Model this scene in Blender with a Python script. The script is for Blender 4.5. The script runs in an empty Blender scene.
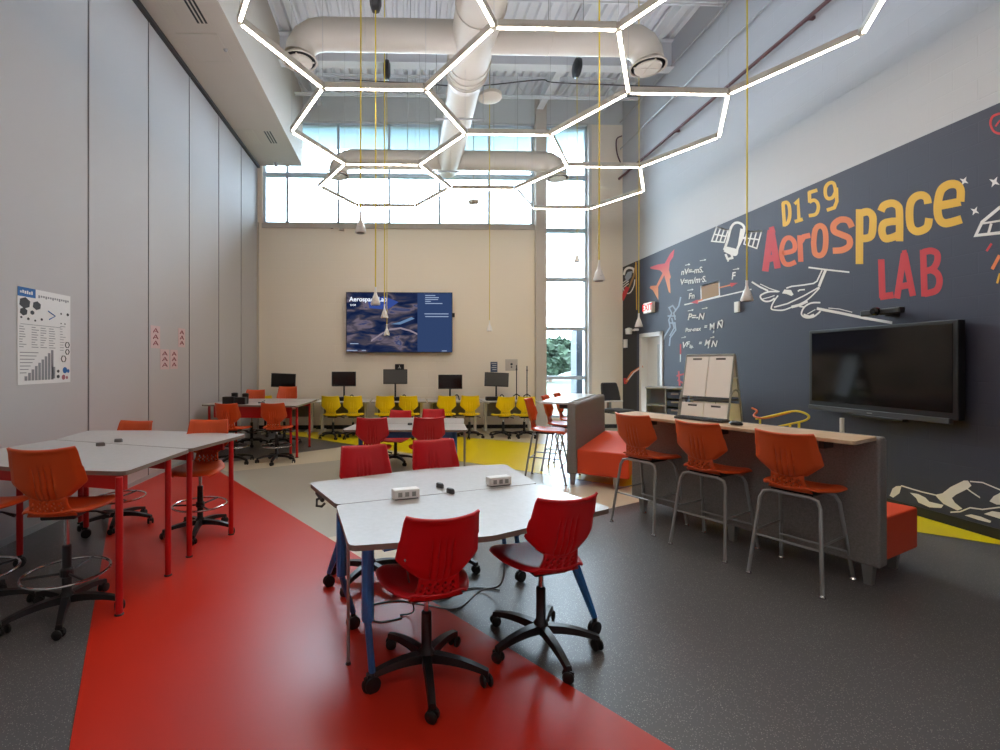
import bpy, bmesh, math, random
from mathutils import Vector, Matrix
random.seed(7)
PI = math.pi
C = bpy.context.scene.collection
sc = bpy.context.scene

# ------------------------------------------------------------------ camera model
F = 470.0; CAMH = 1.6; YAW = math.radians(1.5); HY = 363.0
CX = 403.0 + F * math.tan(YAW)
def ray(px, py):
    a = (px - CX) / F
    return (a * math.cos(YAW) + math.sin(YAW), -a * math.sin(YAW) + math.cos(YAW), (HY - py) / F)
def G(px, py, z=0.0):
    d = ray(px, py); t = (z - CAMH) / d[2]
    return (d[0] * t, d[1] * t)
def onX(px, py, X):
    d = ray(px, py); t = X / d[0]
    return (d[1] * t, CAMH + d[2] * t)            # (y, z)
def onY(px, py, Y):
    d = ray(px, py); t = Y / d[1]
    return (d[0] * t, CAMH + d[2] * t)            # (x, z)

cam_d = bpy.data.cameras.new('camera'); cam = bpy.data.objects.new('camera', cam_d); C.objects.link(cam)
cam.location = (0, 0, CAMH); cam.rotation_euler = (PI / 2, 0, -YAW)
cam_d.sensor_width = 36; cam_d.sensor_fit = 'HORIZONTAL'; cam_d.lens = F / 1000 * 36
cam_d.shift_x = (500 - CX) / 1000; cam_d.shift_y = (HY - 375) / 1000
cam_d.clip_start = 0.05; cam_d.clip_end = 500
sc.camera = cam

XL, XR, YB, ZC = -3.5, 5.39, 11.4, 8.07

# ------------------------------------------------------------------ materials
def lin(c):
    c = c / 255.0
    return c / 12.92 if c <= 0.04045 else ((c + 0.055) / 1.055) ** 2.4
def rgb(r, g, b): return (lin(r), lin(g), lin(b), 1)
M = {}
def mat(name, col, rough=0.5, metal=0.0, spec=0.5, noise=None, bump=None, emit=None, coat=0, alpha=None):
    m = bpy.data.materials.new(name); m.use_nodes = True; nt = m.node_tree
    b = nt.nodes['Principled BSDF']
    b.inputs['Base Color'].default_value = rgb(*col)
    b.inputs['Roughness'].default_value = rough; b.inputs['Metallic'].default_value = metal
    b.inputs['Specular IOR Level'].default_value = spec
    b.inputs['Coat Weight'].default_value = coat
    if emit:
        b.inputs['Emission Color'].default_value = rgb(*emit[0]); b.inputs['Emission Strength'].default_value = emit[1]
    tc = nt.nodes.new('ShaderNodeTexCoord')
    if noise:                                   # (scale, second colour, lo, hi)
        n = nt.nodes.new('ShaderNodeTexNoise'); n.inputs['Scale'].default_value = noise[0]; n.inputs['Detail'].default_value = 4
        r = nt.nodes.new('ShaderNodeValToRGB'); r.color_ramp.elements[0].position = noise[2]; r.color_ramp.elements[1].position = noise[3]
        r.color_ramp.elements[0].color = rgb(*col); r.color_ramp.elements[1].color = rgb(*noise[1])
        nt.links.new(tc.outputs['Object'], n.inputs['Vector']); nt.links.new(n.outputs['Fac'], r.inputs['Fac'])
        nt.links.new(r.outputs['Color'], b.inputs['Base Color'])
    if bump:                                    # (scale, strength)
        n2 = nt.nodes.new('ShaderNodeTexNoise'); n2.inputs['Scale'].default_value = bump[0]
        bp = nt.nodes.new('ShaderNodeBump'); bp.inputs['Strength'].default_value = bump[1]; bp.inputs['Distance'].default_value = 0.01
        nt.links.new(tc.outputs['Object'], n2.inputs['Vector']); nt.links.new(n2.outputs['Fac'], bp.inputs['Height'])
        nt.links.new(bp.outputs['Normal'], b.inputs['Normal'])
    M[name] = m; return m

def block_mat(name, col, axis, strength=0.35):
    """painted concrete block: running bond joints as bump, wall along x or y"""
    m = mat(name, col, 0.6); nt = m.node_tree; b = nt.nodes['Principled BSDF']
    g = nt.nodes.new('ShaderNodeNewGeometry'); s = nt.nodes.new('ShaderNodeSeparateXYZ'); c = nt.nodes.new('ShaderNodeCombineXYZ')
    nt.links.new(g.outputs['Position'], s.inputs[0]); nt.links.new(s.outputs[axis], c.inputs[0]); nt.links.new(s.outputs[2], c.inputs[1])
    br = nt.nodes.new('ShaderNodeTexBrick'); br.inputs['Scale'].default_value = 1.0
    br.inputs['Brick Width'].default_value = 0.4064; br.inputs['Row Height'].default_value = 0.2032
    br.inputs['Mortar Size'].default_value = 0.006; br.inputs['Mortar Smooth'].default_value = 0.6
    nt.links.new(c.outputs[0], br.inputs['Vector'])
    inv = nt.nodes.new('ShaderNodeMath'); inv.operation = 'SUBTRACT'; inv.inputs[0].default_value = 1
    nt.links.new(br.outputs['Fac'], inv.inputs[1])
    no = nt.nodes.new('ShaderNodeTexNoise'); no.inputs['Scale'].default_value = 60
    ad = nt.nodes.new('ShaderNodeMath'); ad.operation = 'MULTIPLY_ADD'; ad.inputs[1].default_value = 0.12
    nt.links.new(no.outputs['Fac'], ad.inputs[0]); nt.links.new(inv.outputs[0], ad.inputs[2])
    bp = nt.nodes.new('ShaderNodeBump'); bp.inputs['Strength'].default_value = strength; bp.inputs['Distance'].default_value = 0.006
    nt.links.new(ad.outputs[0], bp.inputs['Height']); nt.links.new(bp.outputs['Normal'], b.inputs['Normal'])
    return m

def speck_mat(name, col, speck, lo, rough=0.22):
    m = mat(name, col, rough, spec=0.4); nt = m.node_tree; b = nt.nodes['Principled BSDF']
    g = nt.nodes.new('ShaderNodeNewGeometry')
    v = nt.nodes.new('ShaderNodeTexVoronoi'); v.inputs['Scale'].default_value = 105
    r = nt.nodes.new('ShaderNodeValToRGB'); r.color_ramp.elements[0].position = lo; r.color_ramp.elements[1].position = lo + 0.03
    r.color_ramp.elements[0].color = rgb(*speck); r.color_ramp.elements[1].color = rgb(*col)
    nt.links.new(g.outputs['Position'], v.inputs['Vector']); nt.links.new(v.outputs['Distance'], r.inputs['Fac'])
    nt.links.new(r.outputs['Color'], b.inputs['Base Color'])
    n = nt.nodes.new('ShaderNodeTexNoise'); n.inputs['Scale'].default_value = 1.3
    mr = nt.nodes.new('ShaderNodeMapRange'); mr.inputs['To Min'].default_value = rough - 0.05; mr.inputs['To Max'].default_value = rough + 0.1
    nt.links.new(g.outputs['Position'], n.inputs['Vector']); nt.links.new(n.outputs['Fac'], mr.inputs[0]); nt.links.new(mr.outputs[0], b.inputs['Roughness'])
    return m

FR = 0.3
speck_mat('floor_grey', (88, 86, 86), (168, 164, 158), 0.18, FR)
speck_mat('floor_red', (196, 42, 24), (196, 40, 28), 0.05, FR)
speck_mat('floor_yellow', (236, 212, 10), (240, 220, 60), 0.05, FR)
speck_mat('floor_cream', (212, 202, 178), (190, 180, 160), 0.06, FR)
speck_mat('floor_pale', (180, 177, 165), (160, 158, 150), 0.06, FR)
block_mat('block_cream', (244, 233, 216), 0)
block_mat('block_white', (182, 184, 188), 1, 0.3)
block_mat('block_upper', (206, 208, 208), 0, 0.3)
block_mat('mural_navy', (52, 55, 72), 1, 0.2)
mat('mural_black', (30, 28, 32), 0.6)
mat('fabric_panel', (192, 190, 192), 0.85, bump=(220, 0.25))
mat('panel_groove', (60, 60, 66), 0.7)
mat('soffit_paint', (200, 190, 178), 0.7)
mat('white_paint', (225, 222, 218), 0.5)
mat('deck_paint', (232, 234, 236), 0.6)
mat('overhang_paint', (196, 216, 236), 0.7)
mat('duct_paint', (198, 189, 174), 0.45)
mat('window_frame', (196, 210, 222), 0.45)
mat('black_rubber', (22, 22, 24), 0.5)
mat('black_plastic', (20, 20, 22), 0.38)
mat('dark_grey', (60, 60, 62), 0.5)
mat('charcoal_fabric', (60, 62, 66), 0.85)
mat('red_shell', (200, 10, 24), 0.46, bump=(500, 0.05))
mat('orange_shell', (212, 80, 26), 0.4, bump=(500, 0.05))
mat('yellow_shell', (252, 218, 20), 0.4)
mat('chrome', (200, 200, 202), 0.15, 1.0)
mat('grey_metal', (160, 160, 158), 0.35, 0.6)
mat('red_metal', (190, 24, 26), 0.35)
mat('blue_metal', (40, 104, 168), 0.35)
mat('white_metal', (214, 212, 204), 0.4)
mat('laminate', (186, 182, 180), 0.34, noise=(38, (178, 174, 171), 0.3, 0.7))
mat('laminate_edge', (128, 116, 106), 0.5)
mat('white_top', (228, 226, 224), 0.2)
mat('oak', (206, 176, 142), 0.4, noise=(9, (190, 156, 122), 0.35, 0.7))
mat('booth_grey', (140, 136, 132), 0.9, noise=(90, (120, 116, 112), 0.3, 0.7), bump=(300, 0.3))
mat('booth_orange', (222, 72, 30), 0.5, bump=(160, 0.06))
mat('screen_off', (16, 16, 18), 0.12)
mat('screen_reflection_grey', (84, 84, 84), 0.3)  # screen with the room's reflection put into its colour as flat grey
mat('white_plastic', (236, 234, 230), 0.4)
mat('board_white', (245, 243, 238), 0.35)
mat('board_frame', (150, 152, 146), 0.4)
mat('cord_yellow', (222, 196, 40), 0.5)
mat('cable_grey', (120, 120, 120), 0.5)
mat('maroon', (92, 52, 54), 0.5)
mat('conduit', (176, 176, 176), 0.4, 0.5)
mat('paint_white', (228, 226, 222), 0.6)
mat('paint_red', (196, 42, 50), 0.6)
mat('paint_yellow', (226, 178, 52), 0.6)
mat('paint_orange', (220, 120, 66), 0.6)
mat('paint_gold', (150, 112, 62), 0.6)
mat('paint_sketch', (150, 160, 178), 0.6)
mat('pink_paper', (214, 188, 190), 0.8)
mat('ink_red', (168, 104, 114), 0.8)
mat('paper', (232, 232, 232), 0.7)
mat('poster_blue', (44, 104, 172), 0.7)
mat('poster_grey', (140, 142, 148), 0.7)
mat('poster_dark', (64, 66, 70), 0.7)
mat('bin_blue', (70, 84, 110), 0.3)
mat('cabinet_grey', (176, 182, 186), 0.5)
mat('door_paint', (216, 212, 206), 0.45)
mat('lawn', (33, 48, 28), 0.9, noise=(0.6, (40, 54, 34), 0.3, 0.7))
mat('concrete', (92, 92, 92), 0.9)
mat('leaf', (22, 36, 24), 0.9, noise=(3, (40, 58, 38), 0.3, 0.7))
mat('bark', (92, 78, 66), 0.9)
block_mat('brick_out', (50, 56, 68), 0, 0.6)
def emis(name, col, s):
    m = bpy.data.materials.new(name); m.use_nodes = True; nt = m.node_tree; nt.nodes.clear()
    e = nt.nodes.new('ShaderNodeEmission'); o = nt.nodes.new('ShaderNodeOutputMaterial')
    e.inputs[0].default_value = rgb(*col); e.inputs[1].default_value = s
    nt.links.new(e.outputs[0], o.inputs[0]); M[name] = m
TUBE = 27.0
emis('tube_glow', (255, 240, 222), TUBE)
emis('added_up_glow', (236, 240, 255), 22.0)  # added upward glow that brightens the ceiling
emis('exit_glow', (235, 40, 40), 1.2)
emis('exit_white', (255, 235, 232), 1.0)
emis('screen_white', (235, 242, 255), 0.8)
emis('screen_blue', (48, 66, 104), 0.72)
# glass: mix of clear and mirror by Fresnel
def glass(name, tint, haze=0):
    m = bpy.data.materials.new(name); m.use_nodes = True; nt = m.node_tree; nt.nodes.clear()
    t = nt.nodes.new('ShaderNodeBsdfTransparent'); t.inputs[0].default_value = tint
    g = nt.nodes.new('ShaderNodeBsdfGlossy'); g.inputs['Roughness'].default_value = 0.02
    fr = nt.nodes.new('ShaderNodeFresnel'); fr.inputs[0].default_value = 1.45
    mx = nt.nodes.new('ShaderNodeMixShader'); o = nt.nodes.new('ShaderNodeOutputMaterial')
    nt.links.new(fr.outputs[0], mx.inputs[0]); nt.links.new(t.outputs[0], mx.inputs[1]); nt.links.new(g.outputs[0], mx.inputs[2]); nt.links.new(mx.outputs[0], o.inputs[0])
    M[name] = m
glass('glass', (0.93, 0.97, 0.98, 1))
# landscape picture shown by the wall screen
def screen_picture():
    m = bpy.data.materials.new('screen_picture'); m.use_nodes = True; nt = m.node_tree; nt.nodes.clear()
    tc = nt.nodes.new('ShaderNodeTexCoord'); n = nt.nodes.new('ShaderNodeTexNoise'); n.inputs['Scale'].default_value = 2.2; n.inputs['Detail'].default_value = 9; n.inputs['Distortion'].default_value = 0.8
    mp = nt.nodes.new('ShaderNodeMapping'); mp.inputs['Scale'].default_value = (0.8, 1, 2.2); mp.inputs['Rotation'].default_value = (0, 0.35, 0); mp.inputs['Location'].default_value = (0.3, 0, 0.6)
    r = nt.nodes.new('ShaderNodeValToRGB'); els = r.color_ramp.elements
    els[0].position = 0.36; els[0].color = rgb(14, 26, 58); els[1].position = 0.9; els[1].color = rgb(170, 170, 190)
    for p, c in ((0.45, (30, 40, 70)), (0.53, (66, 62, 74)), (0.6, (104, 94, 108)), (0.66, (48, 58, 96))):
        e = els.new(p); e.color = rgb(*c)
    em = nt.nodes.new('ShaderNodeEmission'); em.inputs[1].default_value = 0.8; o = nt.nodes.new('ShaderNodeOutputMaterial')
    nt.links.new(tc.outputs['Object'], mp.inputs[0]); nt.links.new(mp.outputs[0], n.inputs['Vector']); nt.links.new(n.outputs['Fac'], r.inputs[0]); nt.links.new(r.outputs[0], em.inputs[0]); nt.links.new(em.outputs[0], o.inputs[0])
    M['screen_picture'] = m
screen_picture()
def fade_paint(name, c0, c1, z0, z1):
    m = mat(name, c0, 0.6); nt = m.node_tree; b = nt.nodes['Principled BSDF']
    g = nt.nodes.new('ShaderNodeNewGeometry'); s = nt.nodes.new('ShaderNodeSeparateXYZ'); mr = nt.nodes.new('ShaderNodeMapRange')
    mr.inputs['From Min'].default_value = z0; mr.inputs['From Max'].default_value = z1
    r = nt.nodes.new('ShaderNodeValToRGB'); r.color_ramp.elements[0].color = rgb(*c0); r.color_ramp.elements[1].color = rgb(*c1)
    nt.links.new(g.outputs['Position'], s.inputs[0]); nt.links.new(s.outputs[2], mr.inputs[0]); nt.links.new(mr.outputs[0], r.inputs[0]); nt.links.new(r.outputs[0], b.inputs['Base Color'])

# ------------------------------------------------------------------ geometry helpers
class MB:
    """mesh builder: collects verts / faces / material slots into ONE mesh"""
    def __init__(s): s.v = []; s.f = []; s.m = []; s.mats = []
    def slot(s, name):
        if name not in s.mats: s.mats.append(name)
        return s.mats.index(name)
    def add(s, vs, fs, m=None, M4=None):
        k = len(s.v); sl = s.slot(m) if m else 0
        for p in vs:
            p = Vector(p)
            if M4 is not None: p = M4 @ p
            s.v.append(tuple(p))
        for f in fs: s.f.append(tuple(i + k for i in f)); s.m.append(sl)
        return s
    def box(s, x0, x1, y0, y1, z0, z1, m=None, M4=None):
        v = [(x0, y0, z0), (x1, y0, z0), (x1, y1, z0), (x0, y1, z0), (x0, y0, z1), (x1, y0, z1), (x1, y1, z1), (x0, y1, z1)]
        return s.add(v, [(0, 3, 2, 1), (4, 5, 6, 7), (0, 1, 5, 4), (1, 2, 6, 5), (2, 3, 7, 6), (3, 0, 4, 7)], m, M4)
    def prism(s, poly, z0, z1, m=None, top=None, M4=None):
        n = len(poly)
        a = sum(poly[i][0] * poly[(i + 1) % n][1] - poly[(i + 1) % n][0] * poly[i][1] for i in range(n))
        if a < 0: poly = poly[::-1]
        vs = [(p[0], p[1], z0) for p in poly] + [(p[0], p[1], z1) for p in poly]
        s.add(vs, [tuple(range(n))[::-1]] + [(i, (i + 1) % n, (i + 1) % n + n, i + n) for i in range(n)], m, M4)
        k = len(s.v) - n; s.f.append(tuple(range(k, k + n))); s.m.append(s.slot(top or m) if (top or m) else 0)
        return s
    def tube(s, pts, r, n=10, m=None, cap=True, radii=None, M4=None, closed=False):
        P = [Vector(p) for p in pts]; N = len(P); vs = []; fs = []
        up = None
        for i, p in enumerate(P):
            if closed: d = (P[(i + 1) % N] - P[i - 1])
            else: d = (P[min(i + 1, N - 1)] - P[max(i - 1, 0)])
            d.normalize()
            if up is None:
                up = Vector((0, 0, 1)) if abs(d.z) < 0.9 else Vector((0, 1, 0))
            a = d.cross(up)
            if a.length < 1e-4: a = d.cross(Vector((1, 0, 0)))
            a.normalize(); b = a.cross(d); up = b
            rr = radii[i] if radii else r
            for k in range(n):
                t = 2 * PI * k / n
                vs.append(p + a * math.cos(t) * rr + b * math.sin(t) * rr)
        for i in range(N if closed else N - 1):
            for k in range(n):
                j = (i + 1) % N
                fs.append((i * n + k, j * n + k, j * n + (k + 1) % n, i * n + (k + 1) % n))
        if cap and not closed:
            fs.append(tuple(range(n))); fs.append(tuple(range((N - 1) * n, N * n))[::-1])
        return s.add(vs, fs, m, M4)
    def lathe(s, prof, c=(0, 0, 0), n=20, m=None, M4=None):
        vs = []; fs = []
        for r, z in prof:
            for k in range(n):
                t = 2 * PI * k / n; vs.append((c[0] + r * math.cos(t), c[1] + r * math.sin(t), c[2] + z))
        for i in range(len(prof) - 1):
            for k in range(n):
                fs.append((i * n + k, i * n + (k + 1) % n, (i + 1) * n + (k + 1) % n, (i + 1) * n + k))
        fs.append(tuple(range(n))[::-1]); fs.append(tuple(range((len(prof) - 1) * n, len(prof) * n)))
        return s.add(vs, fs, m, M4)
    def obj(s, name, m=None, parent=None, smooth=False, bevel=0, solid=0, sub=0, loc=None, fixn=True):
        me = bpy.data.meshes.new(name); me.from_pydata(s.v, [], s.f)
        if s.mats:
            for q in s.mats: me.materials.append(M[q])
            for p, k in zip(me.polygons, s.m): p.material_index = k
        else: me.materials.append(M[m])
        me.update()
        if fixn:
            bm = bmesh.new(); bm.from_mesh(me); bmesh.ops.recalc_face_normals(bm, faces=bm.faces); bm.to_mesh(me); bm.free()
        o = bpy.data.objects.new(name, me); C.objects.link(o)
        if parent: o.parent = parent
        if loc: o.location = loc
        if solid:
            md = o.modifiers.new('solid', 'SOLIDIFY'); md.thickness = solid; md.offset = 0
        if bevel:
            md = o.modifiers.new('bevel', 'BEVEL'); md.width = bevel; md.segments = 2; md.limit_method = 'ANGLE'; md.angle_limit = math.radians(40)
        if sub:
            md = o.modifiers.new('sub', 'SUBSURF'); md.levels = sub; md.render_levels = sub
        if smooth:
            for p in me.polygons: p.use_smooth = True
            if smooth != 'all':
                me.set_sharp_from_angle(angle=math.radians(42))
        return o
def tag(o, label=None, cat=None, group=None, kind=None):
    if label: o['label'] = label
    if cat: o['category'] = cat
    if group: o['group'] = group
    if kind: o['kind'] = kind
    return o
def thing(name, label, cat, loc=(0, 0, 0), rz=0, group=None):
    o = bpy.data.objects.new(name, None); C.objects.link(o); o.location = loc; o.rotation_euler = (0, 0, rz)
    return tag(o, label, cat, group)
def struct(mb, name, m=None, **k): return tag(mb.obj(name, m, **k), kind='structure')
def copy_tree(o, parent=None):
    c = o.copy(); C.objects.link(c); c.parent = parent
    for ch in o.children: copy_tree(ch, c)
    return c
def rot(a, loc=(0, 0, 0)): return Matrix.Translation(Vector(loc)) @ Matrix.Rotation(a, 4, 'Z')
def bez(pts, n=8):
    """Catmull-Rom through points"""
    P = [Vector(p) for p in pts]; out = []
    for i in range(len(P) - 1):
        a = P[max(i - 1, 0)]; b = P[i]; c = P[i + 1]; d = P[min(i + 2, len(P) - 1)]
        for k in range(n):
            t = k / n
            out.append(0.5 * ((2 * b) + (-a + c) * t + (2 * a - 5 * b + 4 * c - d) * t * t + (-a + 3 * b - 3 * c + d) * t ** 3))
    out.append(P[-1]); return out
def round_poly(poly, r, n=5):
    out = []; N = len(poly)
    for i in range(N):
        p = Vector(poly[i]).to_2d(); a = Vector(poly[i - 1]).to_2d() - p; b = Vector(poly[(i + 1) % N]).to_2d() - p
        la, lb = a.length, b.length; a.normalize(); b.normalize()
        ang = a.angle(b)
        if ang > math.radians(150): rr = 0.25
        else: rr = r
        d = min(rr / math.tan(ang / 2), la * 0.45, lb * 0.45)
        s_, e_ = p + a * d, p + b * d
        for k in range(n + 1):
            t = k / n; q = s_ * (1 - t) ** 2 + p * 2 * t * (1 - t) + e_ * t * t; out.append((q.x, q.y))
    return out

# ------------------------------------------------------------------ room shell
YF = -2.5
f = MB(); f.add([(XL, YF, 0), (XR, YF, 0), (XR, YB, 0), (XL, YB, 0)], [(0, 1, 2, 3)], 'floor_grey')
def patch(pts, m, z):
    f.add([(p[0], p[1], z) for p in pts], [tuple(range(len(pts)))], m)
def yl(X): return 9.17 - 0.84 * (X + 0.92)          # lower edge of the yellow field
def rl(X): return 7.3 - 1.33 * (X + 2.93)           # right edge of the red field
def gl(X): return 4.96 + 0.53 * (X - 2.0)           # edge between grey and cream
xi = (3.9 - 3.403) / (-0.53 - 1.33)
patch([(-2.93, 7.3), (xi, rl(xi)), (3.28, 5.64), (0.08, yl(0.08)), (-2.56, 6.96)], 'floor_pale', 0.0015)
patch([(xi, rl(xi)), (3.28, 5.64), (2.59, 6.22), (xi - 0.42, rl(xi - 0.42))], 'floor_cream', 0.003)
patch([(XL, 7.1), (-0.92, 9.17), (0.08, yl(0.08)), (-2.56, 6.96), (-2.93, 7.3)], 'floor_cream', 0.003)
patch([(-2.03, yl(-2.03)), (XR, yl(XR)), (XR, 7.7), (2.6, 9.28), (1.05, 10.24), (-0.6, 10.75), (-2.3, 10.95), (-3.2, yl(-3.2))], 'floor_yellow', 0.0045)
patch([(XR, 7.7), (2.6, 9.28), (1.05, 10.24), (-0.6, 10.75), (-2.3, 10.95), (-2.3, YB), (XR, YB)], 'floor_cream', 0.006)
patch([(XL, 5.77), (-2.65, 4.25), (-1.45, 2.106), (-1.45 + 4.6 / 1.787, 2.106 - 4.6), ((7.3 - YF) / 1.33 - 2.93, YF), (-2.93, 7.3), (XL, 7.1)], 'floor_red', 0.0045)
struct(f, 'floor', fixn=False)

# left: folding partition of tall panels
seams = [(YF, 2.1), (2.1, 3.28), (3.28, 4.5)]
w = MB(); w.box(XL - 0.2, XL, YF, YB + 0.4, 0, ZC + 0.2, 'fabric_panel')
left = struct(w, 'wall_left')
edges_px = [88, 147, 189, 217, 241]
ys = [onX(p, 300, XL)[0] for p in edges_px]
step = (ys[-1] - ys[0]) / 4
g = MB()
for k in range(-4, 6):
    y = ys[0] + k * step
    if y > YB - 0.1: continue
    g.box(XL - 0.001, XL + 0.004, y - 0.0035, y + 0.0035, 0.05, 6.3, 'panel_groove')
    g.box(XL - 0.001, XL + 0.006, y + 0.012, y + 0.035, 0.05, 6.3, 'fabric_panel')
g.obj('panel_joint', parent=left)
struct(MB().box(XL, XL + 0.012, YF, YB, 0, 0.06), 'baseboard_left', 'cabinet_grey')
# soffit bulkhead along the left wall
SX = -2.42; SZ = 6.34
s = MB(); s.box(XL, SX, YF, YB, SZ, ZC)
sof = struct(s, 'trim_1', 'soffit_paint')
struct(MB().box(XL, XL + 0.06, YF, YB, SZ - 0.05, SZ), 'trim_2', 'dark_grey')

# back wall with openings
def cxz(px, py): return onY(px, py, YB)
uX0 = cxz(262, 200)[0]; uX1 = cxz(535, 200)[0]
tX0 = cxz(545, 200)[0]; tX1 = cxz(589, 200)[0]
zs = cxz(403, 224)[1]; zt = cxz(403, 122)[1]; zm = cxz(403, 174)[1]; TZ0 = 0.25
w = MB(); T = 0.35; y0, y1 = YB, YB + T; w.slot('block_cream')
w.box(XL, tX0, y0, y1, 0, zs); w.box(XL, uX0, y0, y1, zs, zt); w.box(uX1, tX0, y0, y1, zs, zt)
w.box(XL, XR, y0, y1, zt, ZC + 0.2, 'block_upper'); w.box(tX0, tX1, y0, y1, 0, TZ0); w.box(tX1, XR + 0.3, y0, y1, 0, zt)
struct(w, 'wall_back')
struct(MB().box(XL, tX0, YB - 0.015, YB, 0, 0.1).box(tX1, XR, YB - 0.015, YB, 0, 0.1), 'baseboard_back', 'black_rubber')
struct(MB().box(uX0, uX1, YB - 0.03, YB + 0.02, zs - 0.12, zs), 'trim_3', 'soffit_paint')
struct(MB().box(cxz(534.5, 0)[0], tX0, YB - 0.14, YB - 0.001, 0, ZC), 'trim_4', 'soffit_paint', bevel=0.01)
struct(MB().box(XL, XL + 0.04, YB - 0.06, YB - 0.001, 0, zs), 'trim_5', 'soffit_paint')
def window(name, X0, X1, Z0, Z1, vx, hz, t=0.06):
    fr = MB(); ya, yb = YB + 0.1, YB + 0.22
    fr.box(X0, X1, ya, yb, Z0, Z0 + t).box(X0, X1, ya, yb, Z1 - t, Z1).box(X0, X0 + t, ya, yb, Z0, Z1).box(X1 - t, X1, ya, yb, Z0, Z1)
    for x in vx: fr.box(x - t / 2, x + t / 2, ya, yb, Z0, Z1)
    for z in hz: fr.box(X0, X1, ya - 0.03, yb, z - t * 0.7, z + t * 0.7)
    o = struct(fr, name, 'window_frame')
    MB().box(X0, X1, YB + 0.155, YB + 0.165, Z0, Z1).obj('glass_pane', 'glass', o)
    return o
window('window_1', uX0, uX1, zs, zt, [cxz(p, 200)[0] for p in (286, 337.6, 389, 440, 490)], [zm])
window('window_2', tX0, tX1, TZ0, zt, [], [cxz(403, p)[1] for p in (174, 228, 278, 328, 378)])
struct(MB().box(tX1 - 0.02, tX1 + 0.05, YB - 0.03, YB + 0.36, 0, zt - 0.01), 'trim_6', 'white_metal')

# right wall: door opening in a block wall, navy paint below
dpx0, dpx1 = 641, 663
dY1 = onX(dpx0, 380, XR)[0]; dY0 = onX(dpx1, 380, XR)[0]; DZ = 2.24
w = MB(); w.box(XR, XR + 0.3, YF, dY0, 0, ZC + 0.2); w.box(XR, XR + 0.3, dY1, YB, 0, ZC + 0.2); w.box(XR, XR + 0.3, dY0, dY1, DZ, ZC + 0.2)
struct(w, 'wall_right', 'block_white')
MZ = 3.95
mur = thing('wall_mural', 'navy painted mural with lettering, aircraft and formulas filling the lower right wall', 'mural', (XR, 6, 0))
def mobj(mb, name, m=None, label=None):
    o = mb.obj(name, m, mur, fixn=False); o.location = (-XR, -6, 0)
    if label: o['label'] = label
    return o
y14 = onX(637, 300, XR)[0]
b_ = MB(); b_.box(XR - 0.004, XR, YF, dY0, 0.0, MZ); b_.box(XR - 0.004, XR, dY1, y14, 0, MZ); b_.box(XR - 0.004, XR, dY0, dY1, DZ, MZ)
b_.box(XR - 0.004, XR, y14, YB - 0.02, 0, MZ)
mobj(b_, 'painted_background', 'mural_navy')
b_ = MB(); b_.box(XR - 0.0045, XR, y14, YB - 0.02, 0.0, MZ)
mobj(b_, 'night_panel', 'mural_black', 'black upright panel by the corner')
struct(MB().box(XR - 0.016, XR - 0.004, YF, dY0 - 0.1, 0, 0.1).box(XR - 0.016, XR - 0.004, dY1 + 0.06, YB, 0, 0.1), 'baseboard_right', 'black_rubber')
# door in the right wall
fr = MB()
for (a, b) in ((dY0 - 0.02, dY0 + 0.07), (dY1 - 0.07, dY1 + 0.02)): fr.box(XR - 0.03, XR + 0.3, a, b, 0, DZ + 0.02)
fr.box(XR - 0.03, XR + 0.3, dY0, dY1, DZ - 0.07, DZ + 0.02)
d = struct(fr, 'door_1', 'door_paint')
MB().box(XR + 0.12, XR + 0.17, dY0 + 0.07, dY1 - 0.07, 0.01, DZ - 0.07).obj('door_leaf', 'door_paint', d)
MB().box(XR + 0.112, XR + 0.12, dY0 + 0.2, dY0 + 0.42, 0.9, 2.0).obj('vision_panel', 'screen_white' if False else 'cabinet_grey', d)
MB().tube([(XR + 0.07, dY1 - 0.16, 1.0), (XR + 0.07, dY1 - 0.3, 1.0)], 0.012, m='chrome').tube([(XR + 0.07, dY1 - 0.16, 1.0), (XR + 0.12, dY1 - 0.16, 1.0)], 0.012, m='chrome').obj('handle', parent=d)
struct(MB().box(XR + 0.3, XR + 0.4, dY0 - 0.4, dY1 + 0.4, 0, DZ + 0.3), 'wall_corridor', 'white_paint')

# ceiling: fluted steel deck
dk = MB(); p = 0.2; x = XL; vs = []; 
prof = []
while x < XR + p:
    prof += [(x, ZC), (x + 0.1, ZC), (x + 0.125, ZC + 0.07), (x + 0.175, ZC + 0.07)]; x += p
for (a, z) in prof: vs += [(a, YF, z), (a, YB + T, z)]
dk.add(vs, [(2 * i, 2 * i + 1, 2 * i + 3, 2 * i + 2) for i in range(len(prof) - 1)], 'deck_paint')
dk.box(XL, XR + 0.3, YF, YB + T, ZC + 0.12, ZC + 0.25, 'deck_paint')
struct(dk, 'ceiling', fixn=False)
def ibeam(name, p0, p1, h, wd, m='deck_paint'):
    p0 = Vector(p0); p1 = Vector(p1); L = (p1 - p0).length; a = math.atan2(p1.y - p0.y, p1.x - p0.x); M4 = rot(a, p0)
    o = MB().box(0, L, -wd / 2, wd / 2, 0, 0.015, M4=M4).box(0, L, -wd / 2, wd / 2, h - 0.015, h, M4=M4).box(0, L, -0.006, 0.006, 0, h, M4=M4).obj(name, m)
    return tag(o, kind='structure')
ibeam('trim_7', (SX, 9.3, 7.48), (XR, 9.3, 7.48), 0.56, 0.22)
ibeam('trim_8', (SX, 3.2, 7.48), (XR, 3.2, 7.48), 0.56, 0.22)
ibeam('trim_9', (3.3, 3.3, 7.72), (3.3, YB, 7.72), 0.34, 0.16)
ibeam('trim_10', (4.9, 3.3, 7.8), (4.9, YB, 7.8), 0.26, 0.1)
ibeam('trim_11', (-2.0, 3.3, 7.8), (-2.0, YB, 7.8), 0.26, 0.1)
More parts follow.
